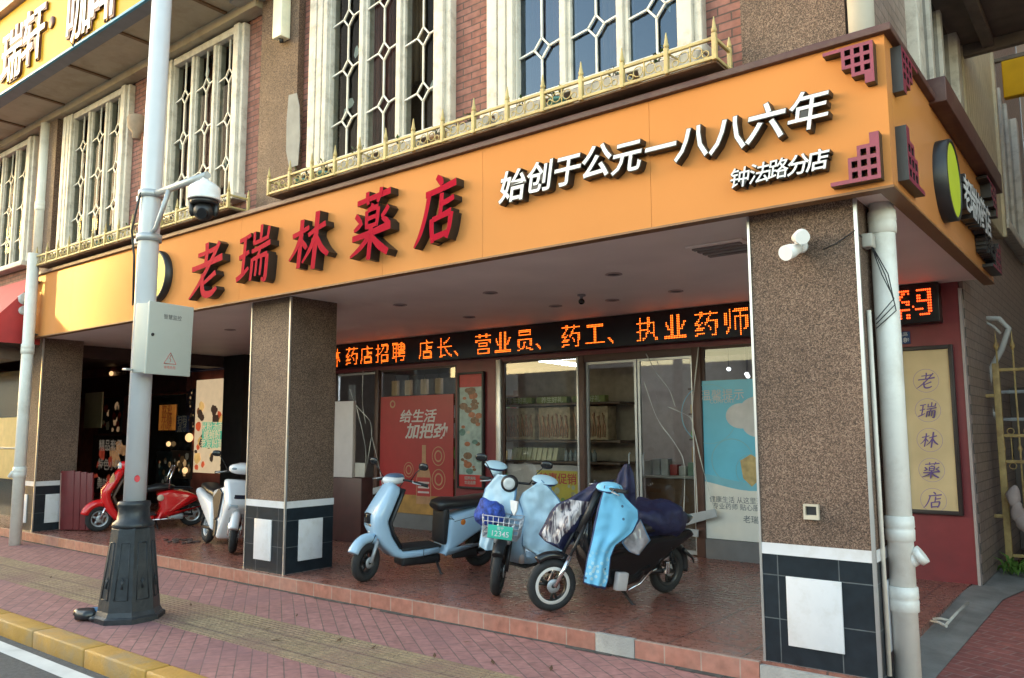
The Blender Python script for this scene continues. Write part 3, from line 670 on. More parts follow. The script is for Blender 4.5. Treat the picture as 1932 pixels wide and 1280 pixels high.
# ================================================================== LED DISPLAY
LD = thing('led_display', 'long black LED board with scrolling orange recruitment text under the porch ceiling', 'LED sign', (-7, 9.7, 2.8))
m = MB(); m.bbox((-12.3, 9.66, 2.79), (-1.655, YF-.005, 3.228), .008); m.build('housing', mat('led_housing', (.012, .008, .008), .3, var=.1), LD)
def led_dots(mb, mesh_pts, x, z, size, grid=16, y=9.655):
    # dots of a dot-matrix character: a cell lights when the glyph covers enough of it
    vs, tris = mesh_pts
    p = size/grid; S_ = 4; cov = {}
    for a, b, c in tris:
        A, B_, C_ = vs[a], vs[b], vs[c]
        x0 = int(math.floor((min(A[0], B_[0], C_[0]))*grid*S_)); x1 = int(math.ceil(max(A[0], B_[0], C_[0])*grid*S_))
        y0 = int(math.floor((min(A[1], B_[1], C_[1]))*grid*S_)); y1 = int(math.ceil(max(A[1], B_[1], C_[1])*grid*S_))
        d = (B_[1]-C_[1])*(A[0]-C_[0])+(C_[0]-B_[0])*(A[1]-C_[1])
        if abs(d) < 1e-12: continue
        for i in range(x0, x1+1):
            for j in range(y0, y1+1):
                px, py = (i+.5)/(grid*S_), (j+.5)/(grid*S_)
                l1 = ((B_[1]-C_[1])*(px-C_[0])+(C_[0]-B_[0])*(py-C_[1]))/d; l2 = ((C_[1]-A[1])*(px-C_[0])+(A[0]-C_[0])*(py-C_[1]))/d
                if l1 >= 0 and l2 >= 0 and l1+l2 <= 1: cov.setdefault((i//S_, j//S_), set()).add((i, j))
    for (i, j), q in cov.items():
        if len(q) < 8: continue
        cx_, cz_ = x + (i+.5)*p - size/2, z + (j+.5)*p - size/2; r = p*.33
        mb.f([mb.v((cx_+r*math.cos(2*PI*k/6), y, cz_+r*math.sin(2*PI*k/6))) for k in range(6)])
def glyph(ch):
    cu = bpy.data.curves.new('glyph', 'FONT'); cu.body = ch; cu.size = 1; cu.resolution_u = 2
    o = bpy.data.objects.new('glyph', cu); COL.objects.link(o); me = bpy.data.meshes.new_from_object(o.evaluated_get(bpy.context.evaluated_depsgraph_get()))
    bpy.data.objects.remove(o); bpy.data.curves.remove(cu)
    me.calc_loop_triangles(); r = ([(v.co.x, v.co.y+.115) for v in me.vertices], [tuple(t.vertices) for t in me.loop_triangles]); bpy.data.meshes.remove(me); return r
LEDM = mat('led_orange', (1.0, .15, .012), .5, var=.02, emit=.60)
LEDX = [('林', -22, 268), ('药', 57, 270), ('店', 125, 262), ('招', 195, 255), ('聘', 270, 250), ('店', 395, 240), ('长', 480, 230), ('、', 556, 232), ('营', 655, 215), ('业', 745, 207), ('员', 845, 195), ('、', 935, 196), ('药', 1055, 175), ('工', 1165, 170), ('、', 1268, 160), ('执', 1402, 145), ('业', 1530, 135), ('药', 1672, 118), ('师', 1808, 104)]
for ch, a, b in LEDX:
    u, v_ = 640+a/2.415, 560+b/2.415; p = aY(u, v_, 9.655); m = MB(); led_dots(m, glyph(ch), p.x, 3.0, .37); m.build('character', LEDM, LD, recalc=False)
ROWS = [["..########..", "......##.#..", ".##..##.....", "....##......", "..##..####..", "##......##..", "...........#", "##########..", "....##......", "....##..##..", "....##..##.."],
        [".#######", "......##", ".##...##", ".##...##", ".#######", "......##", "......##", "####..##", "......##", "..#####."]]
for R3, xc in zip(ROWS, (-2.02, -1.80)):
    m = MB()
    for r, row in enumerate(R3):
        for c, ch in enumerate(row):
            if ch == '#':
                cx_, cz_ = xc + (c-len(row)/2)*.0215, 3.155-r*.03
                m.f([m.v((cx_+.010*math.cos(2*PI*k/6), 9.655, cz_+.012*math.sin(2*PI*k/6))) for k in range(6)])
    m.build('character', mat('led_red', (1.0, .07, .01), .5, var=.02, emit=.45), LD, recalc=False)
# ================================================================== RAILINGS AND POTS ON TOP OF THE SIGN
def railing(x0, x1, label):
    R = thing('window_railing', label, 'railing', ((x0+x1)/2, 5.6, 4.39), 'yellow window box railings')
    yf, yb, zb, zt = 5.44, 5.72, 4.395, 4.545
    for y in (yf,):
        for z in (zb, zt): MB().bbox((x0, y-.012, z-.013), (x1, y+.012, z+.013), .004).build('rail', GOLD, R)
    for x in (x0, x1):
        for z in (zb, zt): MB().bbox((x-.012, yf+.013, z-.012), (x+.012, yb, z+.012), .004).build('rail', GOLD, R)
    MB().bbox((x0, yf+.013, zb-.03), (x1, yb, zb-.014), .004).build('tray', mat('rusty_tray', (.16, .09, .05), .7, var=.3), R)
    n_ = max(3, int(round((x1-x0)/.40)))
    for k in range(n_+1):
        x = x0+(x1-x0)*k/n_
        m = MB(); m.bbox((x-.018, yf-.018, zb-.02), (x+.018, yf+.018, zt+.04), .004); m.lathe([(.017, 0), (.023, .025), (.016, .045), (.004, .13)], (x, yf, zt+.04), 8)
        m.build('post', GOLD, R)
        if k < n_:
            xx = x+(x1-x0)/n_/2; m = MB(); m.tube([(xx, yf, zb), (xx, yf, zt+.02)], .007, 6)
            for s_ in (-1, 1): m.torus((xx+s_*.055, yf, (zb+zt)/2), .042, .005, 14, 5); m.torus((xx+s_*.125, yf, (zb+zt)/2-.03), .026, .005, 12, 5)
            m.build('scroll', GOLD, R)
        if k % 3 == 1: MB().tube([(x, yf, zt), (x+.12, yf+.14, (zb+zt)/2), (x, yb, zt-.02)], .008, 5).build('scroll', GOLD, R)
    for x in (x0, x1):
        m = MB(); m.bbox((x-.016, yb-.016, zb-.02), (x+.016, yb+.016, zt+.03), .004); m.lathe([(.016, 0), (.020, .02), (.004, .09)], (x, yb, zt+.03), 8); m.build('post', GOLD, R)
    return R
railing(-7.87, -2.32, 'long yellow iron window box railing above the white lettering of the sign')
railing(-14.30, -8.70, 'yellow iron window box railing behind the lamp post')
POTC = {'white': mat('white_planter', (.55, .52, .47), .7, var=.15, dirt=(.25, .22, .18), ds=8), 'teal': mat('teal_pot', (.12, .30, .28), .45, var=.15), 'clay': mat('clay_pot', (.42, .26, .16), .7, var=.15), 'cream': mat('cream_pot', (.58, .46, .30), .6, var=.12)}
TWIG = mat('dry_twig', (.10, .085, .06), .9, var=.3); LEAF = mat('leaf_green', (.065, .12, .035), .6, var=.35, vs=20)
SOIL = mat('potting_soil', (.05, .04, .03), .9)
def plant_mb(x, y, z, n_, h, leaf, rr):
    a = MB(); b = MB()
    for k in range(n_):
        t = rr.uniform(0, 2*PI); l = h*rr.uniform(.5, 1); p1 = V((x+rr.uniform(-.03, .03), y+rr.uniform(-.03, .03), z)); p2 = p1+V((math.cos(t)*l*.35, math.sin(t)*l*.25, l*.7)); p3 = p2+V((math.cos(t)*l*.25, math.sin(t)*l*.2, l*rr.uniform(-.1, .3)))
        a.tube([p1, p2, p3], [.006, .004, .002], 5)
        for j in range(leaf):
            q = p2.lerp(p3, rr.random()) if j % 2 else p1.lerp(p2, rr.uniform(.3, 1)); s_ = rr.uniform(.02, .045); d = V((rr.uniform(-1, 1), rr.uniform(-1, 1), rr.uniform(-.3, .8))).normalized(); e = d.cross(V((0, 0, 1))).normalized()
            b.f([b.v(q), b.v(q+d*s_*.6+e*s_*.35), b.v(q+d*s_*1.3), b.v(q+d*s_*.6-e*s_*.35)])
    return a, b
POTLAB = {'white': 'grubby white planter with dry stems inside the yellow window box railing', 'teal': 'small teal flower pot with a straggly plant behind the yellow railing', 'clay': 'brown clay flower pot with a sparse plant behind the yellow railing', 'cream': 'cream flower pot with bare twigs behind the yellow railing'}
rr = random.Random(3)
def pot(kind, x, y=5.585, z=4.383):
    P = thing('plant_pot' if kind != 'white' else 'planter_box', POTLAB[kind], 'flower pot' if kind != 'white' else 'planter', (x, y, z), POTLAB[kind].split(' behind')[0].split(' inside')[0]+'s in the window boxes')
    m = MB()
    if kind == 'white':
        w = .27; m.prism([(x-w*.85, z), (x+w*.85, z), (x+w, z+.155), (x-w, z+.155)], y-.075, y+.075, .012); m.build('box', POTC[kind], P)
        MB().box((x-w*.9, y-.06, z+.156), (x+w*.9, y+.06, z+.162)).build('soil', SOIL, P); a, b = plant_mb(x+rr.uniform(-.15, .15), y, z+.15, 7, .17, 2, rr)
    else:
        r = .075; m.lathe([(.05, 0), (r*.95, .11), (r*1.12, .112), (r*1.12, .135), (r*.95, .135), (r*.9, .12)], (x, y, z), 16); m.build('pot', POTC[kind], P)
        MB().lathe([(r*.88, .122), (.01, .126)], (x, y, z), 12).build('soil', SOIL, P); a, b = plant_mb(x, y, z+.12, 7, .19, 4 if kind == 'teal' else 2, rr)
    a.build('stems', TWIG, P); b.build('leaves', LEAF, P, recalc=False)
for kind, x in (('cream', -14.0), ('cream', -13.6), ('cream', -13.2), ('clay', -12.85), ('teal', -12.4), ('teal', -12.0), ('white', -11.55), ('cream', -10.3), ('white', -9.85), ('teal', -9.35), ('clay', -9.0),
                ('teal', -7.45), ('teal', -7.05), ('white', -6.5), ('white', -5.8), ('clay', -5.3), ('white', -4.85), ('white', -4.25), ('teal', -3.85), ('white', -3.4), ('white', -2.75)): pot(kind, x)
# ================================================================== YELLOW SIGN OVER THE LEFT WINDOWS
US = thing('upper_sign', 'bright yellow sign box with big white characters over the upper left windows', 'sign', (-14, 4.95, 7.25))
YEL = mat('bright_yellow', (.50, .27, .003), .45, var=.03, spec=.12)
m = MB(); m.box((-26, 4.85, 7.255), (-8.70, 5.05, 8.63)); m.build('panel', YEL, US)
m = MB(); m.bbox((-26, 4.83, 7.215), (-8.68, 4.87, 7.254), .006); m.build('edge_trim', mat('blue_trim', (.03, .26, .45), .35), US)
m = MB(); m.box((-26, 4.871, 7.216), (-8.68, 5.048, 7.254)); m.build('underside', mat('grey_underside', (.16, .17, .20), .5), US)
BRN = mat('dark_brown_lettering', (.085, .02, .015), .5)
def ychar(ch, u, v, h=.62, w=.9):
    c = aY(u, v, 4.80); m = MB(); m.i = 0; m.text(ch, FRONT(c.x+.02, 4.83, c.z-.02), h, .012, .030, 0, sx=w); bmesh.ops.recalc_face_normals(m.bm, faces=m.bm.faces[:])
    m.i = 1; m.text(ch, FRONT(c.x, 4.812, c.z), h, 0, .010, 0, sx=w); m.build('character', [BRN, LETW], US, recalc=False)
ychar('瑞', 20, 100, .98); ychar('轩', 61, 63, .98)
c = aY(98, 43, 4.84); m = MB(); m.lathe([(.001, 4.83), (.095, 4.83), (.10, 4.849)], (c.x, 0, c.z), 20, 'y'); m.build('dot', BRN, US)
ychar('咖', 147, 16, .98); ychar('啡', 196, -22, .98)
m = MB(); m.bbox((-26, 4.75, 8.66), (-13.2, 5.05, 8.72), .006); m.bbox((-26, 4.80, 8.721), (-13.2, 5.0, 9.6), .01); solo(m, 'poster_board', [mat('peach_print', (.62, .40, .30), .5, var=.3, vs=4)], 'peach coloured board above the yellow sign', 'board')
# hanging tube lamp at the top of the middle pillar
c = aY(530, 38, 5.72); m = MB(); m.bbox((c.x-.09, 5.66, c.z-.25), (c.x+.09, 5.80, c.z+.45), .012); L = thing('wall_lamp', 'long white box lamp high on the middle pillar', 'lamp', (c.x, 5.8, c.z-.25)); m.build('shade', mat('lamp_white', (.85, .80, .62), .4), L)
MB().lathe([(.03, 0), (.035, -.03), (.01, -.05)], (c.x, 5.73, c.z-.25), 10).build('cap', BLACK, L)
m = MB(); m.bbox((c.x-.9, 5.55, c.z+.46), (c.x+.5, YW-.005, c.z+.62), .01); solo(m, 'cable_duct', [mat('grey_duct', (.30, .28, .25), .5)], 'grey duct across the top of the middle pillar', 'duct')
# grey mortar patch on the middle pillar
p = [aY(u, v, 5.80) for u, v in ((545, 180), (560, 176), (565, 200), (566, 260), (562, 312), (546, 318), (540, 285), (541, 230))]
m = MB(); m.prism([(q.x, q.z) for q in p], 5.797, 5.806); m.build('mortar_patch', mat('mortar', (.26, .26, .25), .85, var=.15), B)
# downspout bell on the left brick pier
c = aY(255, 236, 5.75); m = MB(); m.lathe([(.06, -.22), (.07, -.12), (.13, -.04), (.15, .10), (.13, .14)], (c.x, 5.78, c.z), 16); solo(m, 'rain_hopper', [mat('cement_grey', (.34, .26, .20), .8, var=.2)], 'old brown rain hopper on the brick beside the lamp post', 'hopper')
# ================================================================== PIPES, SMALL FITTINGS
def pipe(name, label, x, y, z0, z1, r, joints, tee=None, m_=PVC):
    P = thing(name, label, 'pipe', (x, y, z0)); m = MB(); m.lathe([(r, z0), (r, z1)], (x, y, 0), 20); m.build('shaft', m_, P)
    for z in joints:
        m = MB(); m.lathe([(r+.001, z-.085), (r+.011, z-.08), (r+.013, z-.01), (r+.007, z), (r+.013, z+.01), (r+.011, z+.08), (r+.001, z+.085)], (x, y, 0), 20, caps=False); m.build('collar', m_, P)
    if tee:
        z, d = tee; m = MB(); d = V(d); m.tube([V((x, y, z-.02)), V((x, y, z+.03))+d*.11], r*.62, 16); m.tube([V((x, y, z+.02))+d*.10, V((x, y, z+.04))+d*.14], r*.76, 16); m.build('inspection_cap', m_, P)
    return P
pipe('drainpipe', 'white plastic drainpipe beside the right granite pillar', -1.372, 6.07, -.13, 4.0, .083, (.48, .95, 3.1), (.72, (.96, .1, .2)))
pipe('drainpipe', 'white plastic drainpipe at the far left end of the orange sign', -14.36, 5.42, -.15, 4.6, .088, (1.0, 3.0), (.93, (-.5, -.8, .1)))
pipe('drainpipe', 'cream drainpipe on the brick between the upper left windows', -15.05, 5.76, 4.6, 7.12, .10, (5.6,))
m = MB(); m.lathe([(.088, 4.2), (.088, 9.4)], (-1.37, 5.80, 0), 18); solo(m, 'drainpipe', [PVC], 'cream drainpipe above the orange sign at the corner', 'pipe')
# thin conduit leaning beside the right pillar
p0, p1 = aX(1636, 585, -1.455), aX(1676, 905, -1.455); m = MB(); m.tube([(-1.452, 5.90, p0.z), (-1.450, 5.905, 0)], .016, 8); solo(m, 'conduit', [mat('cream_conduit', (.70, .64, .55), .45)], 'thin cream conduit running down between the right pillar and its drainpipe', 'conduit')
# spotlight on the right pillar
c = aY(1512, 466, 5.76); Lm = thing('spotlight', 'white twin spotlight near the top of the right pillar', 'spotlight', (c.x, 5.76, c.z))
MB().lathe([(.05, 5.762), (.05, 5.73), (.03, 5.722)], (c.x, 0, c.z), 16, 'y').build('base', WHITE, Lm)
m = MB(); m.tube([(c.x, 5.73, c.z), (c.x+.02, 5.66, c.z+.03)], .012, 8); m.tube([(c.x-.01, 5.68, c.z+.05), (c.x+.05, 5.62, c.z+.045), (c.x+.075, 5.56, c.z+.02)], [.035, .052, .05], 16); m.build('head', WHITE, Lm)
m = MB(); m.tube([(c.x, 5.70, c.z-.02), (c.x-.03, 5.63, c.z-.05), (c.x-.05, 5.56, c.z-.075)], [.035, .052, .055], 16); m.build('head', WHITE, Lm)
# socket
c = aY(1532, 966, 5.76); Lm = thing('wall_socket', 'small cream socket box with an open front low on the right pillar', 'socket', (c.x, 5.76, c.z))
m = MB(); d = .052
for a, b in (((-d, -d), (-d+.014, d)), ((d-.014, -d), (d, d)), ((-d+.0145, d-.014), (d-.0145, d)), ((-d+.0145, -d), (d-.0145, -d+.03))): m.box((c.x+a[0], 5.735, c.z+a[1]), (c.x+b[0], 5.764, c.z+b[1]))
m.build('frame', mat('old_cream', (.50, .44, .34), .6), Lm); MB().box((c.x-d+.015, 5.755, c.z-d+.031), (c.x+d-.015, 5.764, c.z+d-.015)).build('recess', BLACK, Lm)
# junction box with wires by the pipe
c = aX(1640, 462, -1.46); Jb = thing('junction_box', 'dusty junction box with loose wires beside the right drainpipe', 'junction box', (-1.45, 5.93, c.z))
MB().bbox((-1.472, 5.88, c.z-.05), (-1.40, 5.98, c.z+.05), .012).build('box', mat('dusty_grey', (.42, .40, .36), .7), Jb)
for k in range(3): MB().tube([(-1.41, 5.90+.02*k, c.z-.05), (-1.36+.02*k, 5.93, c.z-.25), (-1.30, 5.97+.02*k, c.z-.42-.04*k), (-1.42, 5.95, c.z-.56-.03*k)], .004, 5).build('wire', BLACK, Jb)
MB().tube([(-1.46, 5.86, c.z+.02), (-1.48, 5.75, c.z+.05), (-1.60, 5.757, c.z-.02), (-1.70, 5.757, c.z-.05)], .004, 5).build('wire', BLACK, Jb)
# ceiling fittings
for k, (u, v) in enumerate(((925, 552), (1158, 517), (1275, 549), (1155, 566), (755, 575), (1048, 577), (885, 598), (434, 622))):
    p = aZ(u, v, ZC); D = thing('downlight', 'recessed round downlight, unlit, in the porch ceiling', 'downlight', (p.x, p.y, ZC), 'downlights in the porch ceiling')
    MB().lathe([(.085, ZC-.001), (.09, ZC-.010), (.068, ZC-.014), (.064, ZC-.002)], (p.x, p.y, 0), 20, caps=False).build('ring', mat('pinkish_ring', (.40, .30, .28), .4), D)
    MB().lathe([(.066, ZC-.004), (.001, ZC-.003)], (p.x, p.y, 0), 20, caps=False).build('lens', BLACK, D)
p = aZ(1097, 556, ZC); D = thing('dome_camera', 'small dome camera hanging from the porch ceiling', 'camera', (p.x, p.y, ZC))
MB().lathe([(.05, ZC-.001), (.05, ZC-.02), (.02, ZC-.024), (.018, ZC-.06)], (p.x, p.y, 0), 16).build('mount', mat('grey_mount', (.25, .2, .2), .5), D); MB().ell((p.x, p.y, ZC-.085), .038, .038, .036).build('lens', BLACKG, D)
p = aZ(1368, 467, ZC); D = thing('ceiling_vent', 'square slatted vent in the porch ceiling beside the right pillar', 'vent', (p.x, p.y, ZC))
m = MB(); m.bbox((p.x-.26, p.y-.26, ZC-.02), (p.x+.26, p.y+.26, ZC-.001), .006); m.build('frame', CEIL, D)
for k in range(4): MB().box((p.x-.22, p.y-.21+.11*k, ZC-.035), (p.x+.22, p.y-.15+.11*k, ZC-.021)).build('slat', mat('vent_slat', (.20, .16, .15), .5), D)
# ================================================================== LAMP POST WITH CAMERA
PX, PY = -7.83, 4.0
LP = thing('camera_post', 'tall white post on a dark cast iron base at the kerb', 'post', (PX, PY, ZS))
IRON = mat('dark_cast_iron', (.016, .020, .025), .45, var=.3, vs=14, bump=.2, bs=30, dirt=(.055, .055, .055), ds=5, damt=.5)
POLEW = mat('post_white_paint', (.54, .56, .61), .28, var=.03, coat=.2)
def octa(prof, n=8, rot=PI/8):
    m = MB(); prev = None
    for r, z in prof:
        R = [m.v((PX+r*math.cos(rot+2*PI*k/n), PY+r*math.sin(rot+2*PI*k/n), z)) for k in range(n)]
        if prev: m.bridge(prev, R, False)
        else: m.f(R)
        prev = R
    m.f(prev[::-1]); return m
b_ = octa([(.325, ZS-.02), (.325, ZS+.045), (.295, ZS+.06), (.275, ZS+.10), (.19, .70), (.182, .715)])
b_.build('base', IRON, LP)
m = MB(); m.lathe([(.18, .71), (.192, .73), (.182, .76), (.15, .785), (.137, .90), (.15, .92), (.146, .955), (.112, .965)], (PX, PY, 0), 24); m.build('collar', IRON, LP)
for k in range(8):
    a = 2*PI*k/8 + PI/4
    def fp(w, z, o=0.0, k=k, a=a):
        r = (.275 + (.19-.275)*(z-(ZS+.10))/(.70-ZS-.10))*math.cos(PI/8) + o
        return V((PX+r*math.cos(a)-w*math.sin(a), PY+r*math.sin(a)+w*math.cos(a), z))
    m = MB()
    for w0, z0, w1, z1 in ((-.06, .06, -.038, .58), (.038, .58, .06, .06)):
        m.tube([fp(w0, z0, .003), fp(w1, z1, .003)], .0045, 5)
    m.tube([fp(-.06, .06, .003), fp(.06, .06, .003)], .0045, 5); m.tube([fp(-.038, .58, .003), fp(.038, .58, .003)], .0045, 5)
    m.tube([fp(0, .16, .004), fp(0, .26, .004)], [.012, .005], 6); m.tube([fp(-.02, .24, .004), fp(0, .2, .004), fp(.02, .24, .004)], .006, 5)
    m.build('relief_panel', IRON, LP)
m = MB(); m.tube([(PX, PY, .95), (PX+.03, PY, 4.0), (PX+.10, PY, 9.0)], [.103, .1, .092], 28); m.build('shaft', POLEW, LP)
c = aY(261, 891, PY-.1); m = MB()
a = math.atan2(-PY, -PX)
def pol(w, z, r=.106): t = a + w/r; return V((PX+.008+r*math.cos(t), PY+r*math.sin(t), z))
n_ = 12; vs = [m.v(pol(.026*math.cos(2*PI*k/n_)+.01, 1.18+.034*math.sin(2*PI*k/n_))) for k in range(n_)]; m.f(vs); m.build('round_sticker', mat('red_sticker', (.55, .03, .04), .5), LP)
# control box on the post
th = math.atan2(.156, .988)
CB = thing_local('control_box', 'grey metal control box with a red warning triangle strapped to the white post', 'control box', (PX+.115, PY+.05, 2.20), (0, math.radians(1.5), th))
BOXM = mat('control_box_grey', (.40, .42, .39), .42, var=.04, dirt=(.33, .34, .32), ds=3, damt=.5)
MB().bbox((0, -.22, 0), (.20, .26, .68), .006).build('body', BOXM, CB)
MB().bbox((.2005, -.235, -.012), (.225, .275, .692), .006).build('door', BOXM, CB)
m = MB(); m.lathe([(.016, .225), (.016, .232), (.006, .234)], (0, -.185, .37), 12, 'x'); m.build('lock', BLACK, CB)
m = MB(); m.text('智慧监控', Matrix(((0, 0, 1, .2265), (1, 0, 0, .03), (0, 1, 0, .56), (0, 0, 0, 1))), .052, 0, .01); m.build('lettering', mat('dark_print', (.12, .12, .13), .5), CB, recalc=False)
m = MB()
for a_, b_2 in (((-.07, .10), (.0, .21)), ((.0, .21), (.07, .10)), ((.07, .10), (-.07, .10))): m.tube([(.2262, .03+a_[0], a_[1]), (.2262, .03+b_2[0], b_2[1])], .0035, 4)
m.tube([(.2262, .035, .185), (.2262, .022, .15), (.2262, .038, .145), (.2262, .028, .115)], .0035, 4)
m.text('有电危险', Matrix(((0, 0, 1, .2265), (1, 0, 0, .03), (0, 1, 0, .065), (0, 0, 0, 1))), .034, 0, .005); m.build('warning_mark', mat('faded_red_print', (.50, .13, .11), .5), CB, recalc=False)
MB().bbox((-.03, -.30, .02), (.02, -.20, .04), .004).build('strap', ALU, CB)
# bracket arm and camera
BR = thing('camera_bracket', 'grey braced arm clamped to the white post holding a camera', 'bracket', (PX, PY, 3.6))
ZA = 4.03
MB().tube([(PX, PY, ZA), (PX+1.07, PY, ZA)], .034, 12).build('arm', STEELG, BR)
MB().tube([(PX+.08, PY-.02, 3.60), (PX+.20, PY-.02, 3.66), (PX+.40, PY-.01, ZA-.02)], .024, 10).build('brace', STEELG, BR)
for z in (ZA, 3.58):
    m = MB(); m.lathe([(.106, z-.035), (.122, z-.035), (.122, z+.035), (.106, z+.035)], (PX+.03, PY, 0), 24, caps=False); m.bbox((PX-.22, PY-.03, z-.03), (PX-.09, PY+.03, z+.03), .006); m.build('clamp', STEELG, BR)
m = MB(); m.tube([(PX+.05, PY-.115, ZA), (PX+.0, PY-.13, 3.85), (PX-.08, PY-.125, 3.65), (PX-.105, PY-.075, 3.4), (PX-.105, PY-.06, 2.9)], .012, 6); m.build('cable', BLACK, BR)
CX_ = PX+1.03
CM = thing('security_camera', 'white and black pan tilt security camera hanging from the bracket arm', 'camera', (CX_, PY, 3.55))
MB().lathe([(.03, 4.02), (.032, 3.99), (.05, 3.985), (.052, 3.965), (.09, 3.955), (.160, 3.90), (.168, 3.885), (.172, 3.77), (.18, 3.755), (.172, 3.745)], (CX_, PY, 0), 28).build('housing', mat('camera_white', (.72, .72, .73), .35), CM)
m = MB(); m.lathe([(.15, 3.745), (.15, 3.70), (.11, 3.695)], (CX_, PY, 0), 24); hd = V((.75, -.66, 0)).normalized(); sd = V((-hd.y, hd.x, 0))
for s_ in (-1, 1): m.tube([V((CX_, PY, 3.72))+sd*s_*.125, V((CX_, PY, 3.62))+sd*s_*.13, V((CX_, PY, 3.57))+sd*s_*.11], [.035, .034, .025], 10)
m.build('yoke', BLACK, CM)
m = MB(); m.ell((CX_, PY, 3.62), .115, .115, .105); m.build('head', BLACK, CM)
dd = (hd*.9+V((0, 0, -.42))).normalized(); m = MB(); q = V((CX_, PY, 3.62)); m.tube([q+dd*.09, q+dd*.125], [.062, .055], 20); m.build('lens', BLACKG, CM)
CM.scale = (.84, .84, .84); CM.location.z = 3.625
# rubbish at the foot of the post
m = MB(); p = aZ(160, 1170, ZS)
m.ell((p.x, p.y, ZS+.055), .13, .09, .055, 16, 10, 2.4); m.ell((p.x+.14, p.y+.03, ZS+.03), .09, .06, .03, 12, 8)
for v_ in m.bm.verts: v_.co += V((noise.noise(v_.co*14), noise.noise(v_.co*14+V((5, 0, 0))), .4*noise.noise(v_.co*14+V((9, 0, 0)))))*.035
solo(m, 'rubbish_bag', [mat('dark_plastic_bag', (.02, .022, .026), .3, var=.2)], 'crumpled dark rubbish bag on the kerb beside the iron post base', 'rubbish')
m = MB(); p = aZ(182, 1166, ZS); m.prism([(p.x-.10, p.y-.03), (p.x+.08, p.y-.05), (p.x+.11, p.y+.03), (p.x-.05, p.y+.06)], ZS+.05, ZS+.09, .01, 'xy')
solo(m, 'carton', [mat('blue_carton', (.08, .22, .40), .5)], 'small blue carton on top of the rubbish by the post base', 'rubbish')
# ================================================================== SHOPFRONT POSTERS AND GOODS
def px(u, v, y): p = aY(u, v, y); return p.x, p.z
# red drink poster filling the left shop window
yp = YF-.005
x0, x1 = -10.66, -8.92
m = MB(); m.i = 0; m.box((x0, yp, .25), (x1, yp+.012, 2.24))
m.i = 1; m.box((x0, yp-.002, .25), (x1, yp-.0005, .56))
def T(m, body, u, v, y, size, i, off=.01, shear=0., sx=1., align='CENTER'):
    x, z = px(u, v, y); m.i = i; m.text(body, FRONT(x, y, z), size, 0, off, shear, align, sx)
T(m, '给生活', 787, 785, yp-.004, .23, 2, .02, .2, 1.25); T(m, '加把劲', 803, 813, yp-.006, .27, 2, .025, .2, 1.2)
c = px(800, 880, yp); m.i = 3
m.prism([(c[0]-.17, .42), (c[0]+.17, .42), (c[0]+.17, .85), (c[0]+.13, .98), (c[0]+.045, 1.12), (c[0]+.045, 1.40), (c[0]-.045, 1.40), (c[0]-.045, 1.12), (c[0]-.13, .98), (c[0]-.17, .85)], yp-.006, yp-.0025)
m.i = 4; m.prism([(c[0]-.155, .55), (c[0]+.155, .55), (c[0]+.155, .86), (c[0]-.155, .86)], yp-.008, yp-.0065)
m.i = 3
for (dx, z, r) in ((.33, 1.22, .16), (.34, .84, .17), (-.36, .98, .13)): m.annulus((c[0]+dx, yp-.004, z), r*.9, r, 28, .9); m.annulus((c[0]+dx, yp-.004, z), r*.45, r*.62, 20, .9)
x, z = px(741, 763, yp); m.annulus((x, yp-.003, z), .04, .07, 20); m.i = 2
for k in range(3): m.box((c[0]-.13, yp-.010, .60+.08*k), (c[0]+.13, yp-.0085, .63+.08*k))
solo(m, 'window_poster', [mat('poster_red', (.36, .022, .022), .35, var=.06), mat('poster_gold', (.40, .21, .05), .4, var=.3, vs=5), mat('poster_silver', (.55, .48, .46), .4), mat('poster_tan', (.42, .22, .11), .4, var=.2), mat('poster_label', (.40, .03, .03), .4)], 'big red drink poster with a bottle and silver slogan in the left shop window', 'poster')
# paper bags hung above the poster
for k, u in enumerate((747, 772, 802, 829)):
    x, z = px(u, 725, 9.93); m = MB(); m.bbox((x-.07, 9.89, 2.26), (x+.07, 9.95, 2.52), .006); m.i = 1; m.tube([(x-.03, 9.92, 2.52), (x, 9.92, 2.60), (x+.03, 9.92, 2.52)], .004, 4)
    solo(m, 'paper_bag', [mat('kraft_paper', (.42, .27, .15), .7, var=.12), BLACK], 'brown paper bag hung in the row above the red poster', 'paper bag', 'paper bags above the red poster')
# tall framed food poster
yp = YF-.04; (xa, zt), (xb, zb) = px(864, 704, yp), px(913, 924, yp)
P = thing('framed_poster', 'tall narrow black framed poster with dish pictures and a red strip at the bottom', 'poster', ((xa+xb)/2, yp, zb))
m = MB(); t = .035
m.bbox((xa, yp-.02, zb), (xa+t, YF-.001, zt), .004); m.bbox((xb-t, yp-.02, zb), (xb, YF-.001, zt), .004); m.bbox((xa+t, yp-.02, zb), (xb-t, YF-.001, zb+t), .004); m.bbox((xa+t, yp-.02, zt-t), (xb-t, YF-.001, zt), .004); m.build('frame', BLACK, P)
m = MB(); m.i = 0; m.box((xa+t, yp, zb+t), (xb-t, YF-.002, zt-t)); w = xb-xa-2*t; xc = (xa+xb)/2
m.i = 1; m.box((xa+t, yp-.002, zb+t), (xb-t, yp-.0005, zb+.22)); m.box((xa+t, yp-.002, zt-.24), (xb-t, yp-.0005, zt-t))
rr = random.Random(5); yy = yp-.001
for k in range(34):
    zz = rr.uniform(zb+.26, zt-.28); m.i = 2 + (rr.random() < .4) + 2*(zz < (zb+zt)/2)*(rr.random() < .6); r = rr.uniform(.03, .10); yy -= .00025
    xx = rr.uniform(xa+t+.06, xb-t-.06); m.disc((xx, yy, zz), r*.6, 10, 'y', min(r, xx-xa-t, xb-t-xx))
m.i = 0
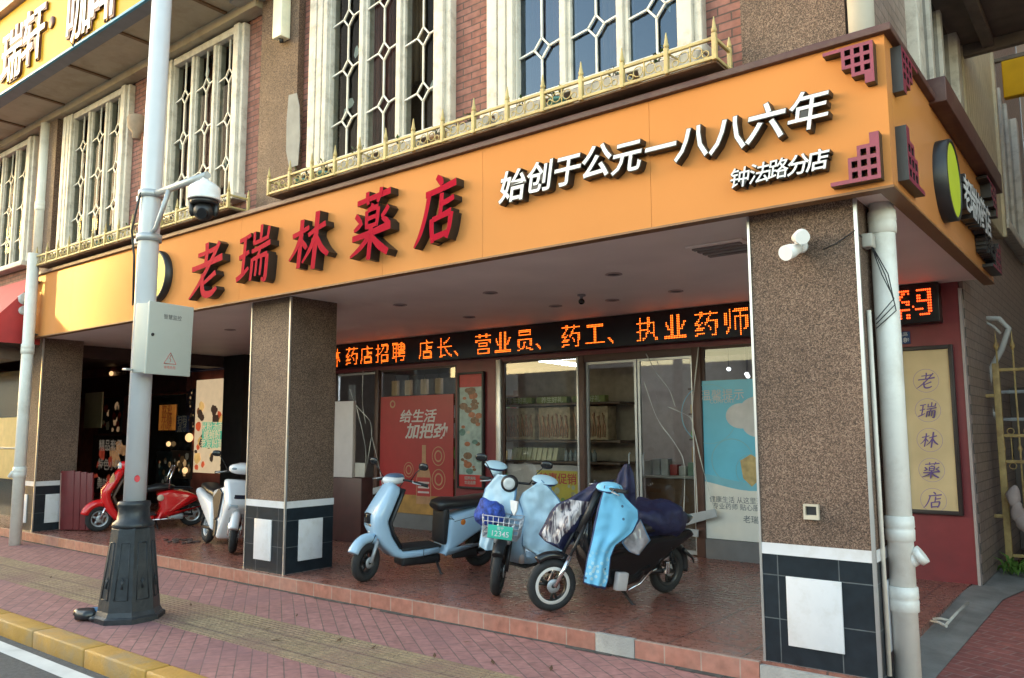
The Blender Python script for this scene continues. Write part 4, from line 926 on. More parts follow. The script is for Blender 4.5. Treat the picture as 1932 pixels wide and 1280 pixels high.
for k in range(2): m.text(('招牌美味', '欢迎品尝')[k], FRONT(xc, yp-.012, zb+.17-.07*k), .06, 0, .008)
m.build('print', [mat('print_pale_green', (.34, .42, .38), .4, var=.25, vs=9), mat('print_red', (.50, .03, .03), .4, var=.15), mat('print_brown', (.19, .10, .05), .4, var=.4, vs=20), mat('print_rust', (.36, .12, .05), .4, var=.3, vs=20), mat('print_teal', (.10, .20, .17), .4, var=.3, vs=20), mat('print_cream', (.50, .45, .34), .4, var=.2)], P, recalc=False)
# blue poster in the right window
yp = YF+.005; x0, x1 = -4.53, -2.45
m = MB(); m.i = 0; m.box((x0, yp, .25), (x1, yp+.012, 2.27))
m.i = 1
n_ = 14; top = [(x0+(x1-x0)*k/n_, .93+.06*math.sin(k*.55+2.4)) for k in range(n_+1)]
m.prism([(x0, .25)] + top[::-1][::-1] + [(x1, .25)], yp-.003, yp-.0005)
m.i = 2; m.prism([(a, b-.0) for a, b in top] + [(a, b+.10) for a, b in top[::-1]], yp-.004, yp-.0031)
m.i = 3
for dx, dz, r in ((0, 0, .20), (.22, .05, .24), (.45, .02, .2), (.2, -.12, .18)): x, z = px(1398, 785, yp); yp2 = yp-.005-.0004*r*10; m.disc((x+dx, yp2-.0005*dx, z+dz), r*.8, 24, 'y', r)
m.i = 2; x, z = px(1382, 870, yp); m.annulus((x, yp-.003, z), .27, .285, 32); m.annulus((x-.3, yp-.0035, z+.6), .38, .39, 32); m.annulus((x+.25, yp-.0045, z-.12), .2, .21, 28)
m.i = 4; x, z = px(1418, 888, yp); m.prism([(x-.14, z+.12), (x, z+.2), (x+.14, z+.12), (x+.11, z-.1), (x, z-.2), (x-.11, z-.1)], yp-.008, yp-.006)
T(m, '温馨提示', 1362, 745, yp-.004, .15, 3, .002); T(m, 'COMFORT', 1362, 757, yp-.004, .07, 3, 0)
for k in range(2): T(m, ('健康生活 从这里开始', '专业药师 贴心服务')[k], 1394, 944+13*k, yp-.005, .085, 5, .003)
T(m, '老瑞林', 1424, 981, yp-.005, .10, 5, .004)
solo(m, 'window_poster', [mat('poster_blue', (.12, .46, .62), .3, var=.12, vs=1.6), mat('poster_sand', (.66, .64, .58), .4, var=.04), mat('poster_light_blue', (.16, .42, .52), .4, var=.05), mat('poster_cloud', (.52, .50, .49), .4), mat('poster_badge', (.42, .30, .12), .4, var=.3, vs=10), mat('poster_ink', (.10, .12, .14), .5)], 'sea blue poster with a cloud and a sandy bottom in the right shop window', 'poster')
# counter board with yellow price poster in the middle window
m = MB(); yp = YF+.09; m.i = 0; m.box((-7.86, yp, .30), (-6.49, yp+.02, 1.12)); m.i = 1; m.box((-7.3, yp-.003, .45), (-6.55, yp-.0005, 1.04)); m.i = 2
T(m, '特惠促销', 1052, 903, yp-.006, .17, 2, .015)
rr = random.Random(8); yy = yp-.004
for k in range(40): m.i = 3+(k % 3); yy -= .0001; m.disc((rr.uniform(-7.25, -6.6), yy, rr.uniform(.48, .86)), rr.uniform(.02, .05), 8)
solo(m, 'counter_board', [mat('pale_pink_board', (.52, .44, .42), .5), mat('price_yellow', (.62, .46, .04), .45, var=.1), mat('price_red', (.55, .05, .03), .5), mat('veg_green', (.18, .26, .06), .5, var=.3), mat('veg_tan', (.45, .35, .14), .5, var=.3), mat('veg_pale', (.50, .48, .30), .5)], 'pale counter board with a yellow price poster in the middle shop window', 'board')
# shelf with goods behind the middle window
WOODD = mat('dark_shelf_wood', (.14, .075, .045), .5, var=.15, vs=12)
SH = thing('display_shelf', 'dark wooden display shelf behind the middle shop window', 'shelf', (-7.2, 10.5, 0))
for z in (1.13, 1.45, 2.02): MB().bbox((-8.3, 10.2, z), (-6.0, 10.75, z+.035), .005).build('shelf_board', WOODD, SH)
MB().box((-8.3, 10.76, 0), (-6.0, 10.79, 2.6)).build('back', mat('shelf_back', (.34, .24, .17), .6, var=.2, vs=8), SH)
for k in range(3):
    x = -7.95+.68*k
    m = MB(); m.i = 0; m.bbox((x-.30, 10.35, 1.49), (x+.30, 10.60, 2.00), .01); m.i = 1
    rr = random.Random(k)
    for j in range(13): xx = x-.27+.043*j; m.tube([(xx, 10.345, 1.52+.03*rr.random()), (xx+.02, 10.33, 1.66), (xx+.035*(1 if j % 2 else -1), 10.34, 1.84+.06*rr.random())], .012, 5)
    solo(m, 'hamper', [mat('hamper_tan', (.52, .36, .22), .6, var=.3, vs=14), mat('hamper_red', (.55, .27, .15), .6, var=.3, vs=20)], 'tan hamper of dried roots on the upper shelf behind the middle window', 'hamper', 'hampers on the upper shelf')
    m = MB(); m.i = 0; m.bbox((x-.30, 10.30, 2.06), (x+.28, 10.42, 2.16), .01); m.i = 1; m.text('养生好礼', FRONT(x, 10.296, 2.11), .105, 0, .012)
    solo(m, 'shelf_label', [mat('label_olive', (.24, .26, .08), .5, var=.2), mat('label_cream', (.58, .56, .40), .5)], 'olive shelf card with cream lettering above the hampers', 'shelf card', 'shelf cards above the hampers')
for k in range(9):
    x = -8.0+.10*k; m = MB(); m.prism([(x-.05, 1.17), (x+.03, 1.17), (x+.075, 1.36), (x-.005, 1.37)], 10.25, 10.45, .004); solo(m, 'packet', [mat('packet_gold', (.62, .54, .32), .35, var=.3, vs=7)], 'leaning gold packet in the row on the lower shelf', 'packet', 'gold packets on the lower shelf')
for k in range(7):
    x = -7.05+.085*k; m = MB(); m.lathe([(.035, 1.167), (.035, 1.29), (.016, 1.31), (.016, 1.34)], (x, 10.36, 0), 10); solo(m, 'jar', [mat('jar_grey', (.28, .28, .28), .25, var=.3)], 'small grey jar at the end of the lower shelf', 'jar', 'jars on the lower shelf')
# interior shelves at the back and lamps
for k, x in enumerate((-5.6, -3.9, -9.9, -12.5)):
    B2 = thing('medicine_rack', 'tall dim rack of medicine boxes inside the shop', 'rack', (x, 14, 0), 'racks inside the shop')
    for z in (.05, .55, 1.0, 1.45, 1.9, 2.35): MB().box((x-.8, 13.3, z), (x+.8, 13.7, z+.03)).build('shelf_board', WOODD, B2)
    MB().box((x-.8, 13.71, 0), (x+.8, 13.74, 2.5)).build('back', WOODD, B2)
    rr = random.Random(k+20)
    for z in (.58, 1.03, 1.48, 1.93):
        m = MB(); xx = x-.78
        while xx < x+.7: w_ = rr.uniform(.06, .16); h = rr.uniform(.14, .34); m.i = rr.randrange(4); m.box((xx, 13.34, z), (xx+w_, 13.6, z+h)); xx += w_+.012
        solo(m, 'medicine_row', [mat('box_green', (.16, .34, .08), .5, var=.3), mat('box_white', (.42, .42, .40), .5), mat('box_amber', (.52, .34, .12), .5), mat('box_red', (.30, .05, .05), .5)], 'row of small medicine boxes on a rack inside the shop', 'boxes', 'rows of medicine boxes on the racks', 'stuff')
CT = thing('shop_counter', 'low wooden counter seen through the glass doors', 'counter', (-5.0, 11.6, 0))
MB().bbox((-6.2, 11.3, 0), (-4.3, 11.75, .90), .01).build('body', mat('counter_wood', (.17, .085, .04), .5, var=.15, vs=10), CT); MB().bbox((-6.35, 11.2, .901), (-4.2, 11.8, .94), .01).build('top', mat('counter_top', (.42, .38, .33), .3), CT)
rr = random.Random(12)
for k in range(6):
    x = -6.25+.15*k; h = rr.uniform(.14, .30); m = MB(); m.bbox((x, 11.35, .942), (x+.12, 11.5, .942+h), .006)
    solo(m, 'box', [mat('carton%d' % k, ((.5, .5, .48), (.45, .44, .42), (.55, .53, .5), (.40, .06, .05), (.5, .46, .4), (.2, .3, .2))[k], .5)], ('white carton at the left end of the counter', 'grey white carton standing on the counter', 'tall white carton in the middle of the counter', 'red carton on the counter', 'cream carton on the counter', 'green carton at the right end of the counter')[k], 'carton')
TUBE = mat('tube_light', (.80, .90, 1.0), .5, emit=4.5, var=0)
TZ = 2.91
p, q = aZ(975, 674, TZ), aZ(1092, 690, TZ)
Tm = thing('ceiling_tube', 'lit white fluorescent tube at the top of the middle shop window', 'tube lamp', (p.x, p.y, TZ))
MB().tube([p, q], .028, 10).build('tube', TUBE, Tm); MB().tube([p+V((0, 0, .045)), q+V((0, 0, .045))], .03, 6).build('fitting', mat('tube_fitting', (.5, .5, .5), .4), Tm)
for w_ in (p, q): MB().tube([w_+V((0, 0, .05)), V((w_.x, w_.y, 3.1))], .006, 5).build('hanger', STEELG, Tm)
for k, (x0, x1, y) in enumerate(((-8.6, -6.6, 12.4), (-11.5, -10, 12))):
    Tm = thing('ceiling_tube', 'lit white fluorescent tube under the shop ceiling', 'tube lamp', ((x0+x1)/2, y, 3.0), 'tubes inside the shop')
    MB().bbox((x0, y-.05, 3.02), (x1, y+.05, 3.095), .01).build('fitting', mat('tube_fitting', (.5, .5, .5), .4), Tm); MB().tube([(x0+.05, y, 2.98), (x1-.05, y, 2.98)], .026, 10).build('tube', TUBE, Tm)
for k in range(8):
    p = V((-4.9+.28*(k % 4)+.1*(k//4), 11.6+.5*(k//4), 2.55-.09*(k % 3))); m = MB(); m.i = 0; m.tube([p, (p.x, p.y, 3.09)], .004, 4); m.i = 1; m.ell(p, .035, .035, .03, 10, 6); solo(m, 'reflection_dot', [BLACK, mat('bulb_white', (.9, .95, 1), .5, emit=.35, var=0)], 'tiny lit pendant lamp near the top of the glass doors', 'lamp', 'pendant lamps inside the shop')  # glowing balls imitate light dots reflected in the door glass
# clear door curtains pulled aside: bent strips weighted by a grey bar
STRIP = mat('clear_strip_edge', (.55, .54, .50), .25, var=.15)
def curtain(name, label, lines, bars, y):
    P0 = aY(*lines[0][0], y); Cn = thing(name, label, 'door curtain', (P0.x, y, 0))
    for ln in lines:
        pts = [aY(u, v, y-.02*k/len(ln)) for k, (u, v) in enumerate(ln)]
        d = []
        for k in range(len(pts)-1):
            p0, p1, p2, p3 = pts[max(k-1, 0)], pts[k], pts[k+1], pts[min(k+2, len(pts)-1)]
            for j in range(6):
                t = j/6; d.append(.5*((2*p1) + (p2-p0)*t + (2*p0-5*p1+4*p2-p3)*t*t + (3*p1-p0-3*p2+p3)*t**3))
        d.append(pts[-1]); MB().tube(d, [.006+.003*math.sin(q*.9) for q in range(len(d))], 6).build('strip_edge', STRIP, Cn)
    for q in bars:
        P4 = [aY(u, v, y-.03) for u, v in q]; m = MB(); m.prism([(p.x, p.z) for p in P4], y-.06, y-.02, .006); m.build('weight_bar', mat('weight_bar_grey', (.36, .37, .38), .4), Cn)
    return Cn
curtain('strip_curtain', 'clear strip curtain tied aside at the right glass door with a grey weight bar', [[(1219, 668), (1236, 700), (1262, 735), (1274, 768)], [(1215, 720), (1240, 790), (1275, 840), (1291, 880), (1290, 968)], [(1260, 768), (1298, 785), (1306, 800), (1325, 880), (1348, 960)], [(1318, 655), (1306, 780), (1311, 860), (1316, 975)]], [[(1292, 972), (1350, 960), (1354, 975), (1294, 992)], [(1288, 996), (1318, 1000), (1318, 1014), (1288, 1008)]], YF-.06)
curtain('strip_curtain', 'clear strip curtain tied aside at the left shop door with grey weight bars', [[(660, 735), (672, 765), (698, 795), (701, 825)], [(701, 825), (690, 890), (682, 925)], [(672, 765), (690, 850), (686, 920)], [(702, 825), (715, 880), (724, 930)], [(685, 700), (684, 760), (690, 800)]], [[(680, 930), (735, 912), (737, 922), (682, 942)], [(676, 945), (722, 950), (722, 962), (676, 956)]], YF-.06)
# white card on the door, white board and maroon panel behind the middle pillar
(xa, za), (xb, zb) = px(662, 873, 9.7), px(688, 928, 9.7)
m = MB(); m.bbox((xa, 9.69, zb), (xb, 9.71, za), .003); solo(m, 'white_card', [mat('card_white', (.52, .48, .42), .5)], 'small off white card hanging low on the left strip curtain', 'card')
yy = 8.05; (xa, za), (xb, zb) = px(631, 758, yy), px(664, 902, yy)
BD = thing('standing_board', 'pinkish white board on a dark maroon stand beside the middle pillar', 'board', (xa, yy, 0))
MB().bbox((xa-.02, yy, zb), (xb, yy+.06, za), .01).build('board', mat('pinkish_board', (.47, .41, .39), .5, var=.05), BD)
(xc, zc), (xd, _) = px(628, 900, yy), px(680, 900, yy)
MB().bbox((xc-.1, yy+.02, 0), (xd, yy+.25, zb-.002), .01).build('stand', mat('dark_maroon', (.05, .014, .014), .45, var=.2), BD)
# vertical name banner on the maroon wall
yb = YF-.035; (xa, zt), (xb, zb) = px(1697, 656, yb), px(1812, 974, yb); xa, xb = -2.13, -1.575; zt, zb = 2.545, .71
BN = thing('vertical_banner', 'tall pale gold banner with five violet characters in a dark frame on the maroon wall', 'banner', ((xa+xb)/2, yb, zb)); t = .045
m = MB(); m.bbox((xa, yb-.02, zb), (xa+t, YF-.001, zt), .005); m.bbox((xb-t, yb-.02, zb), (xb, YF-.001, zt), .005); m.bbox((xa+t, yb-.02, zb), (xb-t, YF-.001, zb+t), .005); m.bbox((xa+t, yb-.02, zt-t), (xb-t, YF-.001, zt), .005); m.build('frame', mat('frame_dark', (.025, .015, .014), .4), BN)
m = MB(); m.i = 0; m.box((xa+t, yb, zb+t), (xb-t, YF-.002, zt-t))
m.build('cloth', mat('gold_banner', (.58, .44, .24), .45, var=.12, vs=2.2, bump=.1, bs=6), BN)
m = MB(); VIO = mat('violet_print', (.13, .07, .24), .5, var=.1); xc = (xa+xb)/2-.005
for k, q in enumerate(('lao', 'rui', 'lin', 'yao', 'dian')):
    zc = 2.16-.325*k; s_ = .175
    m2 = MB(); m2.brush([[(a, b, w*.62) for a, b, w in st] for st in G[q]], Matrix(((s_, .03, 0, xc-s_/2-.015), (0, 0, -1, yb-.0005), (0, s_, 0, zc-s_/2), (0, 0, 0, 1))), .001); m2.build('character', [VIO, VIO], BN, recalc=False)
    m3 = MB(); m3.annulus((xc, yb-.002, zc), .125, .130, 40)
    m3.build('dotted_ring', mat('violet_pale', (.34, .24, .32), .5), BN, recalc=False)
m = MB(); m.bbox((-2.16, YF-.02, 2.585), (-1.995, YF-.002, 2.725), .004); o_ = [mat('plate_blue', (.02, .05, .15), .4), mat('plate_white', (.6, .62, .66), .4)]
m.i = 1; m.text('18', FRONT(-2.065, YF-.024, 2.63), .075, 0, .01); m.text('法路', FRONT(-2.065, YF-.024, 2.695), .05, 0, .004); m.text('号', FRONT(-2.02, YF-.024, 2.63), .04, 0, .004)
solo(m, 'house_number_plate', o_, 'small dark blue house number plate below the LED board on the maroon wall', 'number plate')
# ================================================================== NEIGHBOUR TO THE LEFT
NB = thing('neighbour_shop', 'dim neighbouring eatery front deep under the porch at the left', 'shopfront', (-20, 9.9, 0))
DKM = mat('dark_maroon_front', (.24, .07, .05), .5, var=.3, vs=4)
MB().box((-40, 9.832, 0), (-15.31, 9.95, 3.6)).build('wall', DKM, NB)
MB().box((-24.2, 6.7, 0), (-24.1, 9.83, 3.295)).build('wall', DKM, NB)  # unseen end wall added to keep low sky glow out of the bay
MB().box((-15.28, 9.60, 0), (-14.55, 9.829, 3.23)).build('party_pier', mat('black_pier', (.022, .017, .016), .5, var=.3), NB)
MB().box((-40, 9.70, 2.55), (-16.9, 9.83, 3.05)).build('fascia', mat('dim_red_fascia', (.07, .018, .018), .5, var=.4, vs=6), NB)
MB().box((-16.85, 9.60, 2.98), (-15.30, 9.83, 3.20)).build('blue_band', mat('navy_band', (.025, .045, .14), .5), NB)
MB().box((-18.6, 9.80, 0), (-16.8, 9.83, 2.5)).build('door', mat('dark_glass_door', (.02, .022, .024), .12, var=.3), NB)
rr = random.Random(31)
EM = {}
def lit(m_, k):  # puts light into a surface: emission follows its base colour
    b = m_.node_tree.nodes['Principled BSDF']; src = b.inputs['Base Color'].links[0].from_socket; m_.node_tree.links.new(src, b.inputs['Emission Color']); b.inputs['Emission Strength'].default_value = k; return m_
def flat(name, label, cat, u0, v0, u1, v1, mats_, y=9.80, dots=0, words=(), wi=1, group=None, wsize=.2, th=.03):
    (xa, za), (xb, zb) = px(u0, v0, y), px(u1, v1, y); m = MB(); m.i = 0; m.bbox((xa, y, zb), (xb, y+th, za), .004); yy = y-.001
    for k in range(dots):
        m.i = rr.randrange(1, len(mats_)); yy -= .0003; r = rr.uniform(.04, .14)*(xb-xa); x = rr.uniform(xa+r, xb-r); z = rr.uniform(zb+r, za-r)
        n_ = rr.randrange(5, 9); m.f([m.v((x+r*rr.uniform(.6, 1)*math.cos(2*PI*q/n_), yy, z+r*rr.uniform(.6, 1)*math.sin(2*PI*q/n_))) for q in range(n_)])
    for k, w_ in enumerate(words): m.i = wi; m.text(w_, FRONT((xa+xb)/2, yy-.003, za-(za-zb)*(k+.5)/len(words)), wsize, 0, .015)
    return solo(m, name, mats_, label, cat, group)
cr = mat('menu_cream', (.50, .42, .28), .5, var=.1); og = mat('menu_orange', (.50, .16, .02), .5, var=.1); wht = mat('menu_white', (.60, .55, .48), .5); rd = mat('menu_red', (.42, .05, .03), .5); dk = mat('menu_dark', (.035, .028, .028), .5, var=.3); gn = mat('menu_green', (.08, .36, .22), .5); tn = mat('menu_tan', (.42, .24, .12), .5, var=.3)
flat('notice_sheet', 'blank cream sheet hanging beside the left pillar', 'notice', 161, 742, 190, 808, [mat('cream_sheet', (.42, .37, .25), .5, var=.08)], y=8.6)
flat('menu_board', 'dark menu board with pictures of dishes behind the red scooter', 'menu board', 176, 822, 240, 935, [dk, lit(mat('menu_white_glow', (.50, .42, .33), .5, var=.4, vs=7), .02), lit(mat('menu_tan_glow', (.42, .22, .10), .5, var=.4), .05), dk, lit(mat('menu_red_glow', (.42, .06, .03), .5, var=.4), .04)], dots=26, words=('精品套餐', '特色小吃', '美味米粉'), wsize=.30)  # glow added to the dish pictures to warm the dark bay
flat('dish_poster', 'dark poster with a pale dish picture above the menu board', 'poster', 189, 752, 228, 818, [dk, lit(mat('dish_tan_glow', (.42, .26, .14), .5, var=.4, vs=8), .045), wht, rd, dk], dots=22)  # picture colour emits, added to brighten the dark bay
flat('notice_sheet', 'orange notice with lettering on the dark eatery door', 'notice', 301, 765, 329, 812, [lit(mat('notice_painted_glow', (.52, .18, .03), .5), .035), rd], words=('欢迎', '光临', '小吃'), wsize=.24, y=9.77)  # paper sheet with light put into its colour as emission
flat('notice_sheet', 'blue notice sheet on the dark eatery door', 'notice', 333, 785, 355, 815, [mat('menu_blue', (.03, .05, .16), .5, var=.3), wht], words=('扫码', '点餐'), wsize=.2, y=9.77)
m = MB()
(xa, za), (xb, zb) = px(371, 718, 9.70), px(432, 895, 9.70)
m.i = 0; m.bbox((xa, 9.70, zb), (xb, 9.75, za), .005); yy = 9.699
for k in range(46):
    m.i = 1+rr.randrange(4); yy -= .0002; r = rr.uniform(.05, .16); x = rr.uniform(xa+r, xb-r); z = rr.uniform(zb+r, za-.45-r); n_ = rr.randrange(6, 11); m.f([m.v((x+r*rr.uniform(.6, 1)*math.cos(2*PI*q/n_), yy, z+r*rr.uniform(.6, 1)*math.sin(2*PI*q/n_))) for q in range(n_)])
(xc, zc), (xd, zd) = px(382, 797, 9.68), px(418, 846, 9.68); m.i = 5; m.box((xc, 9.683, zd), (xd, 9.688, zc)); m.i = 0
for k, w_ in enumerate(('米粉汤面', '螺蛳粉', '老友粉面')): m.text(w_, FRONT((xc+xd)/2, 9.680, zc-(zc-zd)*(k+.5)/3), .22, 0, .01)
solo(m, 'food_poster', [lit(q_, .10) for q_ in (mat('poster_cream', (.62, .46, .28), .4, var=.06), mat('food_brown', (.18, .07, .03), .5, var=.3), mat('food_red', (.50, .08, .03), .5, var=.3), mat('food_gold', (.60, .36, .12), .5, var=.3), mat('food_dark', (.05, .03, .02), .5), mat('green_painted_glow', (.08, .36, .22), .5))], 'tall backlit cream food poster with a green panel of noodle dishes', 'poster')  # emission in the print imitates a spotlight on the poster
flat('vertical_sign', 'narrow orange vertical sign edged in red beside the food poster', 'sign', 434, 732, 452, 885, [rd, og, BRN], y=9.72, words=('', ), wi=2)
(xa, za), (xb, zb) = px(438, 738, 9.70), px(449, 878, 9.70); m = MB(); m.i = 0; m.box((xa, 9.70, zb), (xb, 9.715, za)); m.i = 1
for k, ch in enumerate('正宗老友粉'): m.text(ch, FRONT((xa+xb)/2, 9.697, za-(za-zb)*(k+.5)/5), .15, 0, .01)
solo(m, 'vertical_sign', [lit(mat('orange_painted_glow', (.58, .24, .03), .5), .06), BRN], 'orange strip of dark characters inside the red edged sign', 'sign')  # strip colour emits, imitating warm light on the sign
# dim glimpses inside the eatery: warm lamps, and menu strips with glow put into their colours
for k, (u, v, r) in enumerate(((357, 826, .10), (349, 888, .07), (318, 838, .06), (210, 705, .06))):  # last two lamps are added to brighten the dark bay
    p = aY(u, v, 9.74); m = MB(); m.ell(p, r, r*.8, r, 14, 10); solo(m, 'eatery_lamp', [mat('warm_lamp', (1.0, .62, .28), .5, emit=.13, var=0)], ('round warm lamp beside the blue notice in the eatery', 'small warm lamp low beside the food poster', 'dim lamp beside the orange notice', 'small lamp above the dark dish poster')[k], 'lamp')
for k, (u0, v0, u1, v1) in enumerate(((243, 745, 252, 900), (322, 850, 360, 905), (296, 852, 322, 925), (352, 735, 366, 812), (198, 690, 236, 735))):
    flat('menu_strip', ('narrow strip of menu pictures beside the white post', 'dark picture panel low on the eatery front', 'dark glass panel under the orange notice', 'picture strip beside the food poster', 'dark red header board with faint lettering')[k], 'menu strip', u0, v0, u1, v1, [mat('strip_dark%d' % k, ((.03, .025, .03), (.05, .035, .03), (.02, .03, .035), (.04, .03, .05), (.14, .03, .025))[k], .3, var=.4), wht, tn, rd, mat('menu_teal', (.05, .12, .13), .5), lit(mat('menu_glow', (.50, .32, .15), .5, var=.4), .06)], y=9.79-.004*k, dots=18 if k != 4 else 0, words=('米粉 面条',) if k == 4 else (), wi=2, wsize=.3)
# far left: awning, lit window and neighbouring fittings
m = MB(); m.quad((-26, 4.9, 3.35), (-14.75, 4.9, 3.35), (-14.75, 5.75, 4.35), (-26, 5.75, 4.35)); m.quad((-26, 4.9, 3.35), (-14.75, 4.9, 3.35), (-14.75, 4.9, 3.12), (-26, 4.9, 3.12)); m.f([m.v(p) for p in ((-14.75, 4.9, 3.12), (-14.75, 4.9, 3.35), (-14.75, 5.75, 4.35), (-14.75, 5.75, 3.12))])
solo(m, 'awning', [mat('awning_red', (.42, .03, .03), .6, var=.1)], 'plain red shop awning at the far left edge', 'awning')
m = MB(); m.bbox((-26, 5.2, 2.9), (-15.42, 5.75, 3.11), .01); solo(m, 'shutter_box', [mat('brown_shutter_box', (.16, .12, .10), .5, var=.1)], 'brown shutter box under the red awning', 'shutter box')
m = MB(); m.box((-26, 6.6, 0), (-15.45, 6.7, 2.89)); solo(m, 'glass_front', [mat('dark_green_glass', (.03, .035, .028), .15, var=.3)], 'dark green glass front behind the far left drainpipe', 'shopfront')
MI = thing('lit_menu_panel', 'glowing cream panel low behind the far left drainpipe', 'panel', (-17.5, 6.5, 1))
(xa, za), (xb, zb) = px(-8, 789, 6.5), px(26, 905, 6.5); MB().bbox((xa-1, 6.5, zb), (xb, 6.56, za), .01).build('panel', mat('lit_cream', (.62, .42, .16), .5, emit=.025, var=.1), MI)
MB().bbox((xa-1, 6.48, (za+zb)/2-.02), (xb, 6.498, (za+zb)/2+.02), .004).build('rail', ALU, MI)
m = MB(); c = aY(40, 575, 5.5); m.tube([(c.x-.55, 5.5, c.z-.02), (c.x+.35, 5.45, c.z+.08)], [.11, .09], 12); m.tube([(c.x-.5, 5.48, c.z-.22), (c.x+.3, 5.45, c.z-.12)], [.08, .07], 12); solo(m, 'rolled_shade', [mat('white_roll', (.5, .5, .5), .5, var=.2)], 'white rolled shade under the left end of the orange sign', 'shade')
# maroon shutter boards leaning by the left pillar
for k in range(4):
    x = -14.50+.115*k; y0 = 6.16+.05*k; m = MB(); m.i = 0
    m.T = Matrix.Translation((x, y0, 0)) @ Matrix.Rotation(math.radians(-4), 4, 'Y') @ Matrix.Rotation(math.radians(18), 4, 'Z')
    m.bbox((0, -.03, .005), (.30, .005, .98-.012*k), .006); m.i = 1; m.box((.0, -.034, .02), (.022, -.0305, .95)) if k != 2 else None
    solo(m, 'shutter_board', [mat('board_maroon', (.14, .02, .022), .45, var=.15), mat('board_edge', (.36, .22, .18), .5)], ('leftmost maroon board leaning on the left pillar', 'second maroon board from the left pillar', 'third maroon board from the left pillar, with no pale edge', 'outermost maroon board leaning by the left pillar')[k], 'board')
# tangled chain on the porch behind the red scooter
m = MB(); p = aZ(345, 1022, 0); rr = random.Random(4)
for k in range(26):
    a = k*.62; q = V((p.x+.30*math.cos(a)*rr.uniform(.3, 1.3)-.0, p.y+.16*math.sin(a)*rr.uniform(.2, 1.3), .014)); m.torus(q, .030, .009, 10, 5, 'z')
solo(m, 'chain', [mat('rusty_chain', (.09, .055, .045), .7, var=.3)], 'tangled rusty chain on the porch between the red and white scooters', 'chain')
# ================================================================== RIGHT SIDE: GATE, CABLES, WEEDS
GT = thing('iron_gate', 'rusty yellow wrought iron gate at the right edge beyond the tiled wall', 'gate', (-1.3, 11.0, 0))
yg = 11.0; RUST = mat('rusty_yellow_iron', (.42, .29, .11), .6, var=.2, vs=14, dirt=(.22, .10, .04), ds=10, damt=.6)
gx = -1.33
MB().bbox((gx-.035, yg-.035, 0), (gx+.035, yg+.035, 2.40), .006).build('post', RUST, GT)
for z in (2.32, 1.55, 1.25, .18): MB().bbox((gx+.036, yg-.015, z-.018), (gx+2.2, yg+.015, z+.018), .004).build('rail', RUST, GT)
for k in range(14):
    x = gx+.02+.165*k; m = MB(); m.tube([(x, yg, .1), (x, yg, 2.55)], .011, 6); m.lathe([(.011, 2.55), (.03, 2.60), (.012, 2.66), (.002, 2.78)], (x, yg, 0), 8); m.lathe([(.011, 1.36), (.026, 1.40), (.011, 1.44)], (x, yg, 0), 8, caps=False); m.build('bar', RUST, GT)
    if k < 13:
        m = MB(); m.torus((x+.083, yg, 1.60), .035, .006, 14, 5); m.torus((x+.083, yg, 1.20), .035, .006, 14, 5); m.tube([(x+.083, yg, 1.25), (x+.083, yg, 1.55)], .007, 5); m.build('scroll', RUST, GT)
for z in (2.02, .62): MB().bbox((XS-.01, yg-.02, z-.02), (gx-.036, yg+.02, z+.02), .004).build('hinge', RUST, GT)
def on(u, v, y): return aY(u, v, y)
m = MB(); pts = [on(u, v, 11.5) for u, v in ((1858, 602), (1885, 602), (1903, 620), (1890, 660), (1868, 700), (1863, 745), (1870, 778), (1886, 792))]; m.tube(pts, .035, 10); solo(m, 'flexible_duct', [mat('duct_grey', (.50, .49, .47), .5, var=.1)], 'bent grey white flexible duct behind the iron gate', 'duct')
m = MB(); pts = [on(u, v, 11.5) for u, v in ((1856, 606), (1876, 618), (1888, 630))]; m.tube(pts, .018, 8); solo(m, 'hose', [mat('duct_grey', (.5, .49, .47))], 'short pale hose beside the bent duct', 'hose')
AC = thing('condenser_unit', 'dusty air conditioner unit on angle brackets behind the gate', 'air conditioner', (-.7, 12.2, 1.6))
MB().bbox((-1.05, 12.0, 2.15), (-.1, 12.4, 2.75), .02).build('casing', mat('dusty_casing', (.20, .21, .20), .5, var=.15), AC); MB().lathe([(.24, 11.995), (.25, 11.985), (.06, 11.98)], (-.5, 0, 2.45), 24, 'y').build('fan_guard', BLACK, AC)
for z in (2.1, 1.75): MB().bbox((-1.44, 12.05, z-.02), (-.1, 12.09, z+.02), .004).build('bracket', STEELG, AC)
m = MB(); m.box((-1.44, 13.1, 0), (4, 13.2, 2.2)); solo(m, 'yard_wall', [mat('yard_wall', (.13, .105, .09), .8, var=.25, vs=3)], 'dark weathered yard wall behind the iron gate', 'wall')
m = MB(); m.box((-1.44, 18.1, 0), (6, 18.2, 12)); solo(m, 'end_wall', [mat('end_wall', (.42, .31, .24), .8, var=.15, vs=2)], 'grey end wall rising at the far right edge', 'wall')
m = MB(); c = on(1915, 950, 10.85); rr = random.Random(2)
for k in range(3): m.ell((c.x-.02+.05*k, 10.85, c.z+.05-.13*k), .075, .05, .12, 12, 8)
for v_ in m.bm.verts: v_.co += V((noise.noise(v_.co*9), 0, noise.noise(v_.co*9+V((3, 3, 3)))))*.05
solo(m, 'cloth_bundle', [mat('dusty_pink_cloth', (.40, .31, .28), .8, var=.15)], 'crumpled pinkish cloth bundle hung on the gate bars', 'cloth')
a, b = MB(), MB(); rr = random.Random(6)
